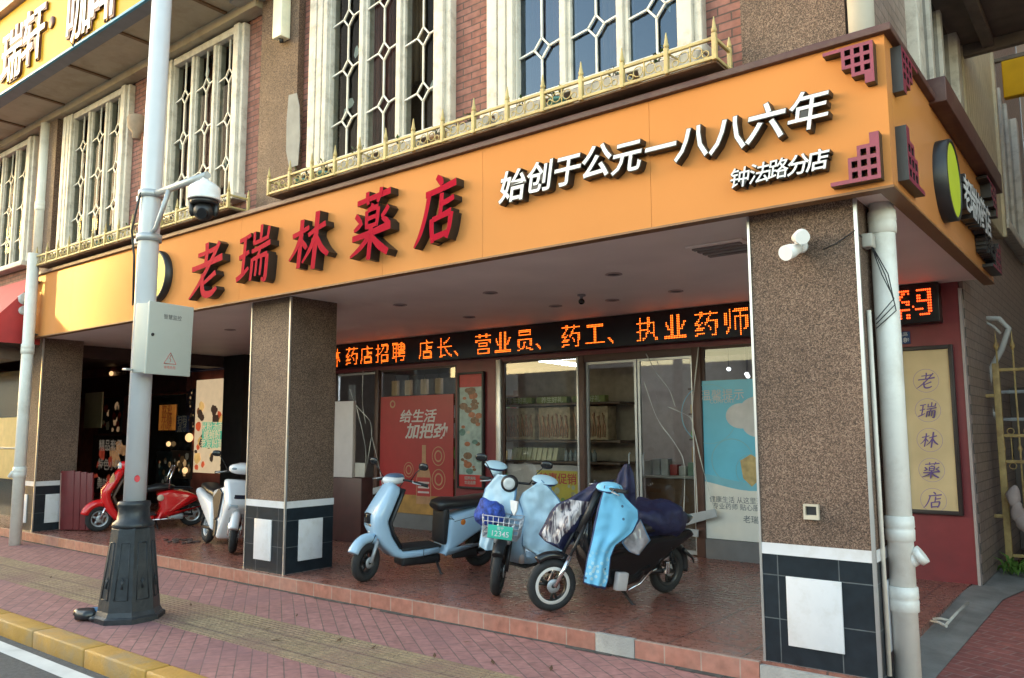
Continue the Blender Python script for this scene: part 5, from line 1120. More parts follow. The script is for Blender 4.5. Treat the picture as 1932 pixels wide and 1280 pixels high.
for k in range(70):
    p = V((-1.33+rr.gauss(.16, .14), 10.80+rr.gauss(0, .08), 0)); t = rr.uniform(0, 2*PI); h = rr.uniform(.08, .26); d = V((math.cos(t), math.sin(t), 0)); e = V((-d.y, d.x, 0)); w_ = rr.uniform(.012, .03)
    q1 = p+d*h*.3+V((0, 0, h*.7)); q2 = p+d*h*.75+V((0, 0, h*.85)); b.f([b.v(p), b.v(q1+e*w_), b.v(q2), b.v(q1-e*w_)])
solo(b, 'weed_clump', [mat('weed_green', (.10, .20, .03), .6, var=.3, vs=20)], 'bright green weed clump at the foot of the iron gate', 'weed')
m = MB()
for (u0, v0, u1, v1, z) in ((1786, 1178, 1826, 1138, .03), (1757, 1172, 1786, 1182, .02), (1760, 1168, 1792, 1172, .035)):
    p, q = aZ(u0, v0, z), aZ(u1, v1, z); o_ = MB(); o_.tube([p, (p+q)/2+V((0, 0, .01)), q], .012, 6); solo(o_, 'stick', [mat('weathered_stick', (.42, .40, .36), .8, var=.2)], 'broken pale stick lying on the concrete verge', 'stick', 'sticks on the verge')
YB = thing('side_sign', 'small bright yellow sign projecting from the side wall at the right edge', 'sign', (-1, 13, 6.3))
MB().bbox((-1.23, 13.0, 6.33), (1.4, 13.14, 6.88), .02).build('panel', mat('side_yellow', (.62, .34, .012), .45, var=.12, vs=3, spec=.15), YB); MB().bbox((XS, 13.02, 6.89), (1, 13.08, 6.95), .005).build('arm', DKB, YB)
# ================================================================== SCOOTERS (local frame: x forward from the rear axle, y to the left, z up)
def rotz_about(px_, ang): return Matrix.Translation((px_, 0, 0)) @ Matrix.Rotation(ang, 4, 'Z') @ Matrix.Translation((-px_, 0, 0))
def wheel(par, x, z, R, w, rimm, T=None, spokes=5, style='alloy', band=None):
    m = MB(); m.T = T
    ri = R-w*.95
    m.lathe([(ri+.004, -w*.36), (ri-.018, -w*.30), (ri-.022, 0), (ri-.018, w*.30), (ri+.004, w*.36)], (x, 0, z), 32, 'y', caps=False)
    m.lathe([(.012, -w*.7), (.030, -w*.5), (.042, -w*.2), (.042, w*.2), (.030, w*.5), (.012, w*.7)], (x, 0, z), 16, 'y')
    for k in range(spokes):
        a = 2*PI*k/spokes+.3
        for da in ((-.16, .16) if style == 'double' else (0,)):
            t = .014 if style == 'double' else .022
            m.tube([(x+.04*math.cos(a+da), 0, z+.04*math.sin(a+da)), (x+(ri-.012)*math.cos(a+da*1.1), 0, z+(ri-.012)*math.sin(a+da*1.1))], [t*1.2, t*.8], 6)
    o = m.build('wheel', rimm, par)
    m = MB(); m.T = T; m.torus((x, 0, z), R-w/2, w/2, 40, 12, 'y', sy=1.0); m.build('tyre', RUBBER, o)
    if band:
        for s_ in (-1, 1):
            m = MB(); m.T = T; m.lathe([(ri-.016, s_*w*.37), (ri+.012, s_*w*.40), (ri+.014, s_*w*.36)], (x, 0, z), 40, 'y', caps=False); m.build('rim_band', band, o)
    # disc brake
    m = MB(); m.T = T; m.lathe([(.03, w*.55), (.062, w*.56), (.062, w*.60), (.03, w*.61)], (x, 0, z), 20, 'y'); m.build('brake_disc', STEELG, o)
    return o
def fork(par, x, z, xt, zt, T, mm, low=CHROME, w=.075):
    for s_ in (-1, 1):
        m = MB(); m.T = T; m.i = 0; m.tube([V((x, s_*w, z)), V((x, s_*w, z)).lerp(V((xt, s_*w, zt)), .5)], .021, 10); m.i = 1; m.tube([V((x, s_*w, z)).lerp(V((xt, s_*w, zt)), .45), V((xt, s_*w*.9, zt))], .015, 10); m.build('fork_leg', [low, mm], par)
def handlebar(par, x, z, half, T, droop=.02, mirrors=True, back=.09, mm=BLACK, stalk=.17):
    m = MB(); m.T = T; m.tube([(x-back, half, z-droop), (x-.02, half*.45, z), (x+.01, 0, z), (x-.02, -half*.45, z), (x-back, -half, z-droop)], .013, 8); hb = m.build('handlebar', mm, par)
    for s_ in (-1, 1):
        m = MB(); m.T = T; m.tube([(x-back*1.05, s_*half*1.02, z-droop), (x-back*.45, s_*half*.68, z-droop*.4)], [.019, .018], 10); m.build('grip', RUBBER, hb)
        m = MB(); m.T = T; m.tube([(x-back*.3, s_*half*.60, z), (x+.02, s_*half*.72, z-.012), (x-.01, s_*half*.98, z-.03)], [.010, .007, .006], 6); m.build('brake_lever', STEELG, hb)
        if mirrors:
            m = MB(); m.T = T; m.tube([(x-.02, s_*half*.55, z), (x-.01, s_*half*.75, z+stalk*.6), (x-.02, s_*half*.95, z+stalk)], .006, 6); m.ell((x-.02, s_*half*1.02, z+stalk+.015), .018, .065, .042, 14, 8, 2.6); m.build('mirror', BLACKG, hb)
    return hb
def kickstand(par, x, z, L=.22, y=.12):
    m = MB(); m.tube([(x, y*.6, z), (x-.03, y+.06, .015), (x-.045, y+.075, .012)], [.016, .014, .02], 8); m.build('kickstand', BLACK, par)
def swing(par, xr, zr, xf, zf, mm, shock=True, rim_w=.09):
    m = MB()
    for s_ in (-1, 1): m.tube([(xr, s_*rim_w, zr), (xf, s_*rim_w, zf)], .022, 8)
    m.tube([(xf, -rim_w, zf), (xf, rim_w, zf)], .02, 8); m.build('swing_arm', mm, par)
    if shock:
        for s_ in (-1, 1):
            m = MB(); a = V((xr+.02, s_*(rim_w+.03), zr+.02)); b = V((xr+.10, s_*(rim_w+.01), zr+.30)); m.tube([a, b], .012, 8)
            for k in range(8): q = a.lerp(b, .25+.08*k); m.torus(q, .024, .006, 12, 5, 'z')
            m.build('shock_absorber', mm, par)
def heading(F, Rr): d = V((F[0]-Rr[0], F[1]-Rr[1])); return math.atan2(d.y, d.x), d.length
def pale_scooter():
    F, Rr = (-6.92, 6.11), (-6.48, 7.60); a, wb = heading(F, Rr)
    S_ = thing_local('electric_scooter', 'pale blue step through scooter with a black seat standing nearest the middle pillar', 'scooter', (Rr[0], Rr[1], 0), (math.radians(-5), 0, a), 'scooters parked on the porch')
    T = rotz_about(1.36, math.radians(24)); R = .215
    wheel(S_, wb, R, R, .10, BLACK, T); wheel(S_, 0, R, R, .11, BLACK)
    fork(S_, wb, R, 1.37, .66, T, CHROME, STEELG)
    m = MB(); m.T = T; m.torus((wb, 0, R+.01), .245, .055, 18, 14, 'y', math.radians(28), math.radians(128), 1.15); fd = m.build('front_fender', LBLUE, S_)
    m = MB(); m.loft([(1.205, 1.03, .13, .10), (1.235, .985, .165, .135), (1.335, .80, .185, .165), (1.40, .68, .20, .18), (1.395, .60, .195, .18), (1.32, .44, .17, .17), (1.20, .30, .13, .165), (1.12, .262, .105, .165), (.90, .262, .10, .165), (.66, .285, .10, .165)], 28, 3.4); m.build('front_body', LBLUE, S_)
    m = MB(); m.loft([(1.115, .99, .05, .12), (1.16, .90, .06, .14), (1.235, .74, .06, .155), (1.285, .62, .06, .16), (1.235, .50, .05, .155), (1.13, .352, .045, .15)], 20, 3); m.build('leg_shield', BLACK, S_)
    m = MB(); m.bbox((.62, -.15, .305), (1.13, .15, .335), .012); m.build('floor_mat', RUBBER, S_)
    m = MB(); m.bbox((.60, -.11, .12), (1.10, .11, .225), .03); m.build('battery_case', BLACK, S_)
    m = MB(); m.prism([(.68, .235), (.60, .25), (.545, .33), (.525, .62), (.50, .66), (.08, .745), (-.24, .72), (-.30, .66), (-.27, .60), (.10, .46), (.34, .33), (.50, .25)], -.175, .175, .045, seg=3, smooth=True); m.build('rear_body', LBLUE, S_)
    m = MB(); m.bbox((.525, -.135, .33), (.60, .135, .74), .02); m.build('seat_front', BLACK, S_)
    m = MB(); m.loft([(.67, .765, .06, .10), (.64, .77, .13, .13), (.55, .785, .15, .145), (.35, .785, .125, .15), (.10, .80, .13, .15), (-.10, .815, .12, .14), (-.20, .815, .06, .10)], 24, 2.8); m.build('seat', mat('seat_vinyl', (.018, .018, .019), .35, var=.1), S_)
    m = MB(); m.bbox((1.475, -.05, .62), (1.53, .05, .735), .02); m.build('headlight', BLACKG, S_)
    m = MB(); m.bbox((1.43, -.07, .585), (1.49, .07, .625), .01); m.build('light_trim', CHROME, S_)
    m = MB(); m.T = T; m.ell((1.145, 0, 1.075), .145, .105, .055, 24, 12, 2.4); hd_ = m.build('instrument_pod', SCWHITE, S_)
    m = MB(); m.T = T; m.ell((1.13, 0, 1.10), .128, .092, .048, 24, 12, 2.4); m.build('pod_cover', mat('dusky_blue', (.10, .16, .26), .3, coat=.3), hd_)
    m = MB(); m.T = T; m.tube([(1.20, 0, .98), (1.15, 0, 1.06)], .05, 12); m.build('steering_stem', BLACK, S_)
    handlebar(S_, 1.10, 1.075, .36, T, .05, True, .12, BLACK, .16)
    m = MB(); m.lathe([(.034, 0), (.03, .003), (.001, .004)], (0, 0, 0), 20, 'y'); 
    for v_ in m.bm.verts: v_.co = V((.36+v_.co.x, .1765+v_.co.y*.6, .585+v_.co.z))
    m.build('orange_sticker', mat('sticker_orange', (.75, .22, .03), .4, var=.2, vs=60), S_)
    m = MB(); m.box((.12, .1755, .615), (.20, .1765, .635)); m.build('badge', BLACK, S_)
    for s_ in (-1, 1):
        m = MB(); m.tube([(.865, s_*.166, .215), (.865, s_*.1665, .31)], .004, 5); m.build('panel_seam', BLACK, S_)
        m = MB(); m.tube([(1.12, s_*.05, 1.05), (1.19, s_*.09, 1.0), (1.24, s_*.08, .93)], .006, 5); m.build('cable', BLACK, S_)
    m = MB(); m.tube([(.48, .1765, .60), (.2, .1765, .645), (-.10, .1765, .665)], .003, 5); m.build('panel_seam', BLACK, S_)
    m = MB(); m.tube([(1.55, .10, .30), (1.50, .12, .42), (1.40, .10, .58)], .006, 5); m.build('brake_hose', BLACK, S_)
    swing(S_, 0, R, .50, .25, BLACK); kickstand(S_, .66, .19)
    m = MB(); m.bbox((.12, .10, .16), (.46, .15, .26), .02); m.build('motor_cover', BLACK, S_)
    m = MB(); m.tube([(.50, .13, .24), (.35, .15, .30), (.2, .15, .32)], .013, 8); m.build('grab_tube', CHROME, S_)
    m = MB(); m.torus((0, 0, R), .25, .05, 14, 10, 'y', math.radians(60), math.radians(165), 1.1); m.build('rear_fender', BLACK, S_)
    m = MB(); m.bbox((-.33, -.09, .63), (-.285, .09, .69), .012); m.build('tail_light', mat('tail_red', (.30, .01, .01), .2), S_)
pale_scooter()
def red_scooter():
    F, Rr = (-13.796, 6.456), (-13.30, 7.85); a, wb = heading(F, Rr)
    S_ = thing_local('electric_scooter', 'bright red scooter partly hidden by the white post', 'scooter', (Rr[0], Rr[1], 0), (math.radians(-4), 0, a), 'scooters parked on the porch')
    T = rotz_about(1.34, math.radians(8)); R = .215
    wheel(S_, wb, R, R, .09, STEELG, T); wheel(S_, .02, R, R, .095, mat('silver_rim', (.55, .55, .55), .3, .7), None, 5)
    fork(S_, wb, R, 1.33, .62, T, STEELG, CHROME)
    m = MB(); m.T = T; m.torus((wb, 0, R+.02), .235, .065, 18, 14, 'y', math.radians(15), math.radians(140), 1.15); m.build('front_fender', RED, S_)
    m = MB(); m.loft([(1.17, 1.02, .10, .09), (1.205, .96, .13, .13), (1.31, .80, .15, .17), (1.40, .66, .16, .19), (1.40, .55, .16, .19), (1.33, .38, .15, .18), (1.23, .24, .13, .17), (1.10, .185, .11, .165), (.85, .185, .10, .165), (.66, .20, .10, .165)], 28, 3.); m.build('front_body', RED, S_)
    m = MB(); m.loft([(1.09, .97, .05, .11), (1.21, .76, .06, .15), (1.29, .58, .06, .16), (1.20, .36, .05, .155), (1.08, .26, .045, .15)], 20, 3); m.build('leg_shield', mat('brown_shield', (.10, .06, .04), .45), S_)
    m = MB(); m.bbox((.62, -.15, .235), (1.08, .15, .262), .012); m.build('floor_mat', RUBBER, S_)
    m = MB(); m.prism([(.70, .17), (.60, .20), (.55, .30), (.58, .52), (.62, .60), (.40, .66), (.10, .60), (-.05, .53), (-.06, .47), (.28, .30), (.48, .21)], -.16, .16, .05, seg=3, smooth=True); m.build('rear_body', RED, S_)
    m = MB(); m.lathe([(.055, 0), (.05, .012), (.001, .014)], (0, 0, 0), 20, 'y')
    for v_ in m.bm.verts: v_.co = V((.57+v_.co.x, .16+v_.co.y*.6, .53+v_.co.z))
    m.build('cream_disc', mat('cream_disc', (.7, .55, .40), .4), S_)
    m = MB(); m.loft([(.80, .66, .05, .09), (.76, .67, .10, .12), (.60, .70, .12, .14), (.42, .70, .10, .14), (.34, .69, .05, .10)], 24, 2.8); m.build('seat', mat('seat_vinyl', (.018, .018, .019), .35), S_)
    m = MB(); m.T = T; m.ell((1.12, 0, 1.07), .10, .10, .085, 20, 12, 2.3); m.build('headlamp_pod', RED, S_)
    m = MB(); m.T = T; m.ell((1.205, 0, 1.07), .03, .075, .065, 18, 10); m.build('headlight', mat('lamp_glass', (.6, .62, .62), .1), S_)
    handlebar(S_, 1.10, 1.10, .33, T, .0, False, .10, CHROME)
    m = MB()
    for s_ in (-1, 1): m.tube([(.44, s_*.13, .68), (.43, s_*.13, .85), (.36, s_*.12, 1.06)], .011, 8)
    m.tube([(.36, -.12, 1.06), (.36, .12, 1.06)], .011, 8); m.build('back_rail', CHROME, S_)
    m = MB(); m.tube([(.36, -.14, .67), (.05, -.13, .66), (.05, .13, .66), (.36, .14, .67)], .011, 8); m.build('rack', BLACK, S_)
    m = MB(); m.bbox((.18, .08, .15), (.42, .16, .25), .03); m.build('motor_cover', STEELG, S_); m = MB(); m.tube([(.70, .14, .16), (.42, .15, .17), (.10, .13, .2)], .016, 8); m.build('exhaust_tube', CHROME, S_)
    swing(S_, .02, R, .50, .22, BLACK); kickstand(S_, .62, .16)
    m = MB(); m.prism([(1.345, .70), (1.375, .86), (1.32, .98), (1.29, .92), (1.30, .80)], .13, .165, .01); m.build('side_lamp', mat('amber_lens', (.80, .42, .18), .2, coat=.5), S_)
red_scooter()
def white_scooter():
    F = (-9.76, 6.42); hd = V((.965, -.262)); Rr = (F[0]-hd.x*1.35, F[1]-hd.y*1.35); a, wb = heading(F, Rr)
    S_ = thing_local('electric_scooter', 'white sports scooter with dark side panels half hidden behind the middle pillar', 'scooter', (Rr[0], Rr[1], 0), (math.radians(-5), 0, a), 'scooters parked on the porch')
    T = rotz_about(1.2, math.radians(-22)); R = .235
    wheel(S_, wb, R, R, .10, STEELG, T); wheel(S_, 0, R, R, .11, STEELG)
    fork(S_, wb, R, 1.18, .70, T, STEELG, CHROME)
    m = MB(); m.T = T; m.torus((wb, 0, R+.01), .262, .055, 18, 14, 'y', math.radians(20), math.radians(135), 1.1); m.build('front_fender', SCWHITE, S_)
    m = MB(); m.prism([(1.02, .98), (1.20, .96), (1.36, .74), (1.40, .62), (1.30, .55), (1.20, .40), (1.05, .16), (.93, .16), (1.08, .45), (1.14, .68)], -.20, .20, .05, seg=3, smooth=True); m.build('front_body', SCWHITE, S_)
    m = MB(); m.prism([(1.16, .93), (1.27, .86), (1.375, .72), (1.33, .70), (1.20, .84)], -.13, .13, .02, smooth=True); m.build('dark_visor', mat('visor_blue_black', (.015, .02, .035), .12, coat=.5), S_)
    for s_ in (-1, 1):
        m = MB(); m.prism([(1.36, .69), (1.40, .62), (1.31, .56), (1.27, .64)], s_*.12-.06, s_*.12+.06, .015, smooth=True); m.build('headlight', mat('headlight_glass', (.45, .52, .58), .08, coat=.6), S_)
        m = MB(); m.prism([(1.10, .78), (.95, .84), (.72, .70), (.90, .40), (1.04, .46)], s_*.205-.012, s_*.205+.012, .008); m.build('dark_inset', BLACK, S_)
        m = MB(); m.prism([(.86, .42), (1.0, .40), (1.02, .22), (.94, .18)], s_*.205-.01, s_*.205+.01, .008); m.build('dark_inset', BLACK, S_)
    m = MB(); m.prism([(1.10, .88), (.62, .80), (.60, .64), (.86, .30), (1.0, .20), (1.1, .30)], -.19, .19, .04, seg=3, smooth=True); m.build('leg_fairing', SCWHITE, S_)
    m = MB(); m.prism([(.62, .22), (.50, .62), (-.30, .80), (-.35, .70), (.2, .42)], -.17, .17, .05, seg=3, smooth=True); m.build('rear_body', SCWHITE, S_)
    m = MB(); m.loft([(.60, .70, .05, .09), (.52, .72, .12, .13), (.2, .76, .12, .15), (-.15, .82, .12, .14), (-.28, .84, .05, .10)], 24, 2.8); m.build('seat', mat('seat_vinyl', (.018, .018, .019), .35), S_)
    m = MB(); m.T = T; m.ell((1.10, 0, 1.12), .15, .19, .075, 24, 12, 2.6); m.build('handlebar_shroud', SCWHITE, S_)
    m = MB(); m.T = T; m.ell((1.20, -.08, 1.12), .045, .07, .03, 14, 8); m.build('indicator', mat('grey_lens', (.20, .24, .27), .12), S_)
    m = MB(); m.T = T; m.ell((1.03, 0, 1.165), .10, .11, .045, 20, 10); m.build('instrument_pod', mat('pod_grey', (.5, .5, .52), .2), S_)
    handlebar(S_, 1.06, 1.08, .37, T, .03, True, .10, BLACK, .22)
    swing(S_, 0, R, .5, .26, BLACK); kickstand(S_, .6, .2)
white_scooter()
def basket_bike():
    F = (-5.254, 6.387); hd = V((.16, -.987)); wb0 = 1.35; Rr = (F[0]-hd.x*wb0, F[1]-hd.y*wb0); a, wb = heading(F, Rr)
    S_ = thing_local('electric_bike', 'pale blue basket scooter facing the street with a teal number plate', 'scooter', (Rr[0], Rr[1], 0), (math.radians(-7), 0, a), 'scooters parked on the porch')
    T = rotz_about(1.25, math.radians(20)); R = .245
    wheel(S_, wb, R, R, .095, BLACK, T); wheel(S_, 0, R, R, .10, BLACK)
    fork(S_, wb, R, 1.17, .80, T, CHROME, BLACK)
    m = MB(); m.T = T; m.torus((wb, 0, R+.015), .262, .05, 18, 12, 'y', math.radians(40), math.radians(150), 1.1); m.build('front_fender', BLACK, S_)
    m = MB(); m.T = T; m.bbox((1.24, -.085, .50), (1.33, .085, .58), .02); m.build('fork_crown', STEELG, S_)
    m = MB(); m.T = T; m.tube([(1.22, 0, .55), (1.10, 0, 1.10)], .03, 12); m.build('steering_stem', CHROME, S_)
    m = MB(); m.loft([(1.13, .90, .06, .10), (1.16, .75, .08, .17), (1.14, .50, .09, .18), (1.02, .32, .09, .17), (.80, .27, .09, .16), (.55, .28, .09, .15)], 24, 3); m.build('front_body', LBLUE, S_)
    m = MB(); m.prism([(.62, .24), (.52, .60), (.0, .70), (-.30, .68), (-.28, .58), (.2, .40)], -.16, .16, .04, seg=3, smooth=True); m.build('rear_body', LBLUE, S_)
    m = MB(); m.loft([(.60, .72, .05, .09), (.5, .74, .12, .13), (.2, .75, .12, .14), (-.15, .76, .10, .13), (-.25, .77, .05, .09)], 24, 2.8); m.build('seat', mat('seat_vinyl', (.018, .018, .019), .35), S_)
    m = MB(); m.bbox((.50, -.17, .24), (1.02, .17, .27), .01); m.build('floor_mat', RUBBER, S_)
    m = MB(); m.T = T; m.lathe([(.05, 1.15), (.085, 1.17), (.088, 1.235), (.06, 1.25)], (0, 0, 1.10), 24, 'x'); hl = m.build('headlight', BLACK, S_)
    m = MB(); m.T = T; m.lathe([(.062, 1.252), (.058, 1.262), (.03, 1.262), (.001, 1.258)], (0, 0, 1.10), 24, 'x', caps=False); m.build('lens', mat('lamp_glass', (.6, .62, .62), .1), hl)
    handlebar(S_, 1.09, 1.10, .34, T, .0, True, .08, BLACK, .20)
    # wire basket
    m = MB(); m.T = T; x0, x1, w, z0, z1 = 1.28, 1.50, .17, .585, .80
    for j in range(5):
        z = z0+(z1-z0)*j/4; e = .025*j/4; m.tube([(x0, -w-e, z), (x1+e, -w-e, z), (x1+e, w+e, z), (x0, w+e, z), (x0, -w-e, z)], .005, 5)
    for j in range(8):
        y = -w+2*w*j/7; m.tube([(x1, y, z0), (x1+.025, y*1.12, z1)], .004, 5)
    for j in range(5):
        x = x0+(x1-x0)*j/4
        for s_ in (-1, 1): m.tube([(x, s_*w, z0), (x, s_*(w+.025), z1)], .004, 5)
        m.tube([(x, -w, z0), (x, w, z0)], .004, 5)
    m.build('basket', mat('basket_wire', (.55, .55, .58), .35, .5), S_)
    m = MB(); m.T = T; m.i = 0; m.bbox((1.512, -.125, .585), (1.522, .125, .715), .004); m.i = 1
    m.text('南宁', Matrix(((0, 0, 1, 1.5235), (1, 0, 0, 0), (0, 1, 0, .69), (0, 0, 0, 1))), .035, 0, .002); m.text('12345', Matrix(((0, 0, 1, 1.5235), (1, 0, 0, 0), (0, 1, 0, .64), (0, 0, 0, 1))), .075, 0, .008)
    m.build('number_plate', [mat('plate_teal', (.05, .50, .36), .4, var=.03), LETW], S_)
    m = MB(); m.tube([(1.05, .13, .30), (1.12, .16, .55)], .03, 10); m.build('white_bottle', SCWHITE, S_)
    swing(S_, 0, R, .5, .27, BLACK); kickstand(S_, .6, .2)
    return S_, T, a, Rr
bb, bbT, bbA, bbR = basket_bike()
def black_moped():
    F, Rr = (-4.292, 6.079), (-3.917, 7.525); a, wb = heading(F, Rr)
    S_ = thing_local('electric_moped', 'black moped with white rimmed wheels under blue covers beside the right pillar', 'scooter', (Rr[0], Rr[1], 0), (math.radians(-5), 0, a), 'scooters parked on the porch')
    T = rotz_about(1.30, math.radians(-19)); R = .235
    band = mat('white_rim_band', (.70, .66, .62), .35, var=.03)
    wheel(S_, wb, R, R, .085, mat('moped_rim_black', (.03, .028, .027), .35), T, 3, 'double', band); wheel(S_, .02, R, R, .09, MATS['moped_rim_black'], None, 3, 'double')
    fork(S_, wb, R, 1.22, .78, T, BLACK, CHROME, .08)
    m = MB(); m.T = T; m.torus((wb, 0, R+.01), .258, .04, 16, 10, 'y', math.radians(55), math.radians(125), 1.2); m.build('front_fender', BLACKG, S_)
    m = MB(); m.T = T; m.tube([(1.24, 0, .70), (1.05, 0, 1.12)], .035, 12); m.build('steering_stem', BLACK, S_)
    m = MB(); m.loft([(1.16, .85, .06, .07), (1.20, .66, .10, .10), (1.12, .45, .11, .12), (1.0, .27, .12, .14), (.80, .22, .13, .15), (.55, .24, .13, .14), (.40, .34, .10, .12)], 24, 3); m.build('frame', BLACKG, S_)
    m = MB(); m.prism([(1.06, .34), (.95, .50), (.55, .52), (.40, .60), (-.20, .64), (-.26, .58), (.12, .42), (.45, .24), (.95, .18)], -.13, .13, .03, seg=3, smooth=True); m.build('body', BLACKG, S_)
    m = MB(); m.loft([(.62, .66, .05, .09), (.52, .68, .10, .12), (.2, .70, .11, .14), (-.15, .74, .11, .13), (-.25, .75, .05, .09)], 24, 2.8); m.build('seat', mat('seat_vinyl', (.018, .018, .019), .35), S_)
    m = MB(); m.T = Matrix.Translation((.85, .185, .25)) @ Matrix.Rotation(math.radians(-8), 4, 'Y'); m.bbox((-.07, -.03, -.085), (.07, .03, .085), .018); m.build('white_box', mat('white_box_plastic', (.66, .63, .63), .4), S_)
    m = MB(); m.tube([(.74, .17, .15), (.58, .18, .20), (.46, .18, .29), (.36, .17, .31)], .012, 8); m.build('foot_rail', CHROME, S_)
    m = MB(); m.torus((.02, 0, R), .262, .045, 16, 10, 'y', math.radians(40), math.radians(190), 1.1); m.build('rear_fender', BLACK, S_)
    m = MB(); m.tube([(-.12, .09, .44), (-.30, .06, .33), (-.34, .05, .27)], [.02, .014, .008], 8); m.build('mud_flap', BLACK, S_)
    for x in (.16, .19): m = MB(); m.bbox((x, .11, .24), (x+.02, .17, .36), .006); m.build('foot_peg', CHROME, S_)
    handlebar(S_, 1.03, 1.12, .34, T, .0, False, .08)
    swing(S_, .02, R, .5, .28, BLACK); kickstand(S_, .72, .13, y=.14)
    return a
mA = black_moped()
# ------------------------------------------------------------------ cloth covers
def sheet(name, label, rows, P, nrm, mats_, bulge=.05, wob=.02, thick=.012, cols=16, seed=0, sub=5, tilt=0., stripes=None, group=None, cat='cover', flute=0.):
    # rows: left and right outline points of the cloth, measured on a plane through P, with folds and a real thickness
    nrm = V(nrm).normalized(); pts = []
    R = [(aP(*l, P, nrm), aP(*r, P, nrm)) for l, r in rows]
    D = []
    for k in range(len(R)-1):
        for j in range(sub):
            t = j/sub; p0 = R[max(k-1, 0)]; p1 = R[k]; p2 = R[k+1]; p3 = R[min(k+2, len(R)-1)]
            D.append(tuple((p1[c].lerp(p2[c], t)*.72 + .28*.5*((2*p1[c]) + (p2[c]-p0[c])*t + (2*p0[c]-5*p1[c]+4*p2[c]-p3[c])*t*t + (3*p1[c]-p0[c]-3*p2[c]+p3[c])*t**3)) for c in (0, 1)))
    D.append(R[-1]); m = MB(); n_ = len(D)
    def pos(i, j, side):
        l, r = D[i]; t = j/cols; q = l.lerp(r, t)
        h = bulge*math.sin(PI*t) + tilt*(1-i/(n_-1)) + wob*(noise.noise(q*5+V((seed, 0, 0)))*1.2 + .6*noise.noise(q*13+V((seed, 7, 0)))) + flute*math.sin(t*14+3*noise.noise(q*2))*(.3+.7*i/n_)
        return q + nrm*(-(h if nrm.dot(EYE-V(P)) < 0 else -h) + side*thick)
    A = [[m.v(pos(i, j, 0)) for j in range(cols+1)] for i in range(n_)]; Bk = [[m.v(pos(i, j, 1)) for j in range(cols+1)] for i in range(n_)]
    for i in range(n_-1):
        for j in range(cols):
            m.i = stripes(i/(n_-1), j/cols) if stripes else (len(mats_)-1 if (j in (0, cols-1) or i == n_-2) and len(mats_) > 1 else 0)
            m.f([A[i][j], A[i][j+1], A[i+1][j+1], A[i+1][j]], True); m.f([Bk[i][j], Bk[i+1][j], Bk[i+1][j+1], Bk[i][j+1]], True)
    for i in range(n_-1): m.f([A[i][0], A[i+1][0], Bk[i+1][0], Bk[i][0]], True); m.f([A[i][cols], Bk[i][cols], Bk[i+1][cols], A[i+1][cols]], True)
    for j in range(cols): m.f([A[0][j], Bk[0][j], Bk[0][j+1], A[0][j+1]], True); m.f([A[-1][j], A[-1][j+1], Bk[-1][j+1], Bk[-1][j]], True)
    return solo(m, name, mats_, label, cat, group)
def loc(S0, a, x, y, z): return V((S0[0]+x*math.cos(a)-y*math.sin(a), S0[1]+x*math.sin(a)+y*math.cos(a), z))
hB = V((math.cos(bbA), math.sin(bbA), 0)); nB = V((.55, -.83, 0))
Pl = loc(bbR, bbA, 1.20, -.30, .8); Pr = loc(bbR, bbA, 1.10, .34, .8)
CYCL = SKYCL
sheet('windproof_apron', 'pale blue windproof apron on the left of the basket, as seen from the street', [((938, 895), (962, 897)), ((914, 922), (972, 912)), ((910, 945), (975, 935)), ((909, 975), (968, 970)), ((908, 1005), (948, 1000)), ((908, 1030), (934, 1034)), ((920, 1038), (930, 1038))], Pl, hB, [PALECL, HEM], .03, .035, seed=1, cat='apron', cols=24, flute=.010)
sheet('windproof_apron', 'wide pale blue windproof apron on the right of the basket, sweeping back along the floorboard', [((986, 930), (1022, 905)), ((978, 945), (1042, 925)), ((984, 965), (1060, 950)), ((985, 990), (1062, 985)), ((984, 1012), (1063, 1018)), ((985, 1030), (1064, 1042)), ((1018, 1050), (1060, 1056))], Pr, nB, [PALECL, HEM], .05, .04, seed=4, cat='apron', cols=28, flute=.022)
def mitt(name, label, c, rx, rz, mtop, mrim, tiltv):
    m = MB(); M_ = Matrix.Rotation(tiltv, 3, 'Y'); 
    Mz = Matrix.Rotation(math.radians(38), 3, 'Z')
    m.i = 0; m.ell(c, rx, rx*.6, rz, 24, 12, 2.3, Mz @ M_); m.i = 1
    m.torus(V((0, 0, 0)), rx*.93, .014, 32, 6, 'z')
    for v_ in m.bm.verts[-32*6:] if False else []: pass
    return m
def visor(name, label, u, v, P, w, mats_, seed, tilt=.15):
    c = aP(u, v, P, (P-EYE).normalized()); m = MB(); right = V((.79, .61, 0)); up = V((0, 0, 1)); fw = right.cross(up)*-1
    nU, nV = 20, 8
    rows = []
    for i in range(nV+1):
        ph = -PI/2+PI*i/nV; row = []
        for j in range(nU):
            th_ = 2*PI*j/nU; r = math.cos(ph); q = right*(w*r*math.cos(th_)) + V((right.y, -right.x, 0))*(w*.62*r*math.sin(th_)) + up*(.045*math.sin(ph) - tilt*w*r*math.cos(th_) - .25*w*r*math.sin(th_)); row.append(c+q)
        rows.append(row)
    vr = [[m.v(p) for p in r] for r in rows[1:-1]]; b0 = m.v(sum(rows[0], V())/nU); t0 = m.v(sum(rows[-1], V())/nU)
    for k, (a, b) in enumerate(zip(vr, vr[1:])): m.i = 1 if k <= 2 else 0; m.bridge(a, b)
    m.i = 1
    for j in range(nU): m.f([b0, vr[0][(j+1) % nU], vr[0][j]], True)
    m.i = 0
    for j in range(nU): m.f([t0, vr[-1][j], vr[-1][(j+1) % nU]], True)
    m.tube([c+V((0, 0, -.02)), c+V((.0, .02, -.10))], [w*.55, w*.42], 12)
    return solo(m, name, mats_, label, 'hand cover')
NVRIM = mat('navy_rim', (.03, .05, .14), .5)
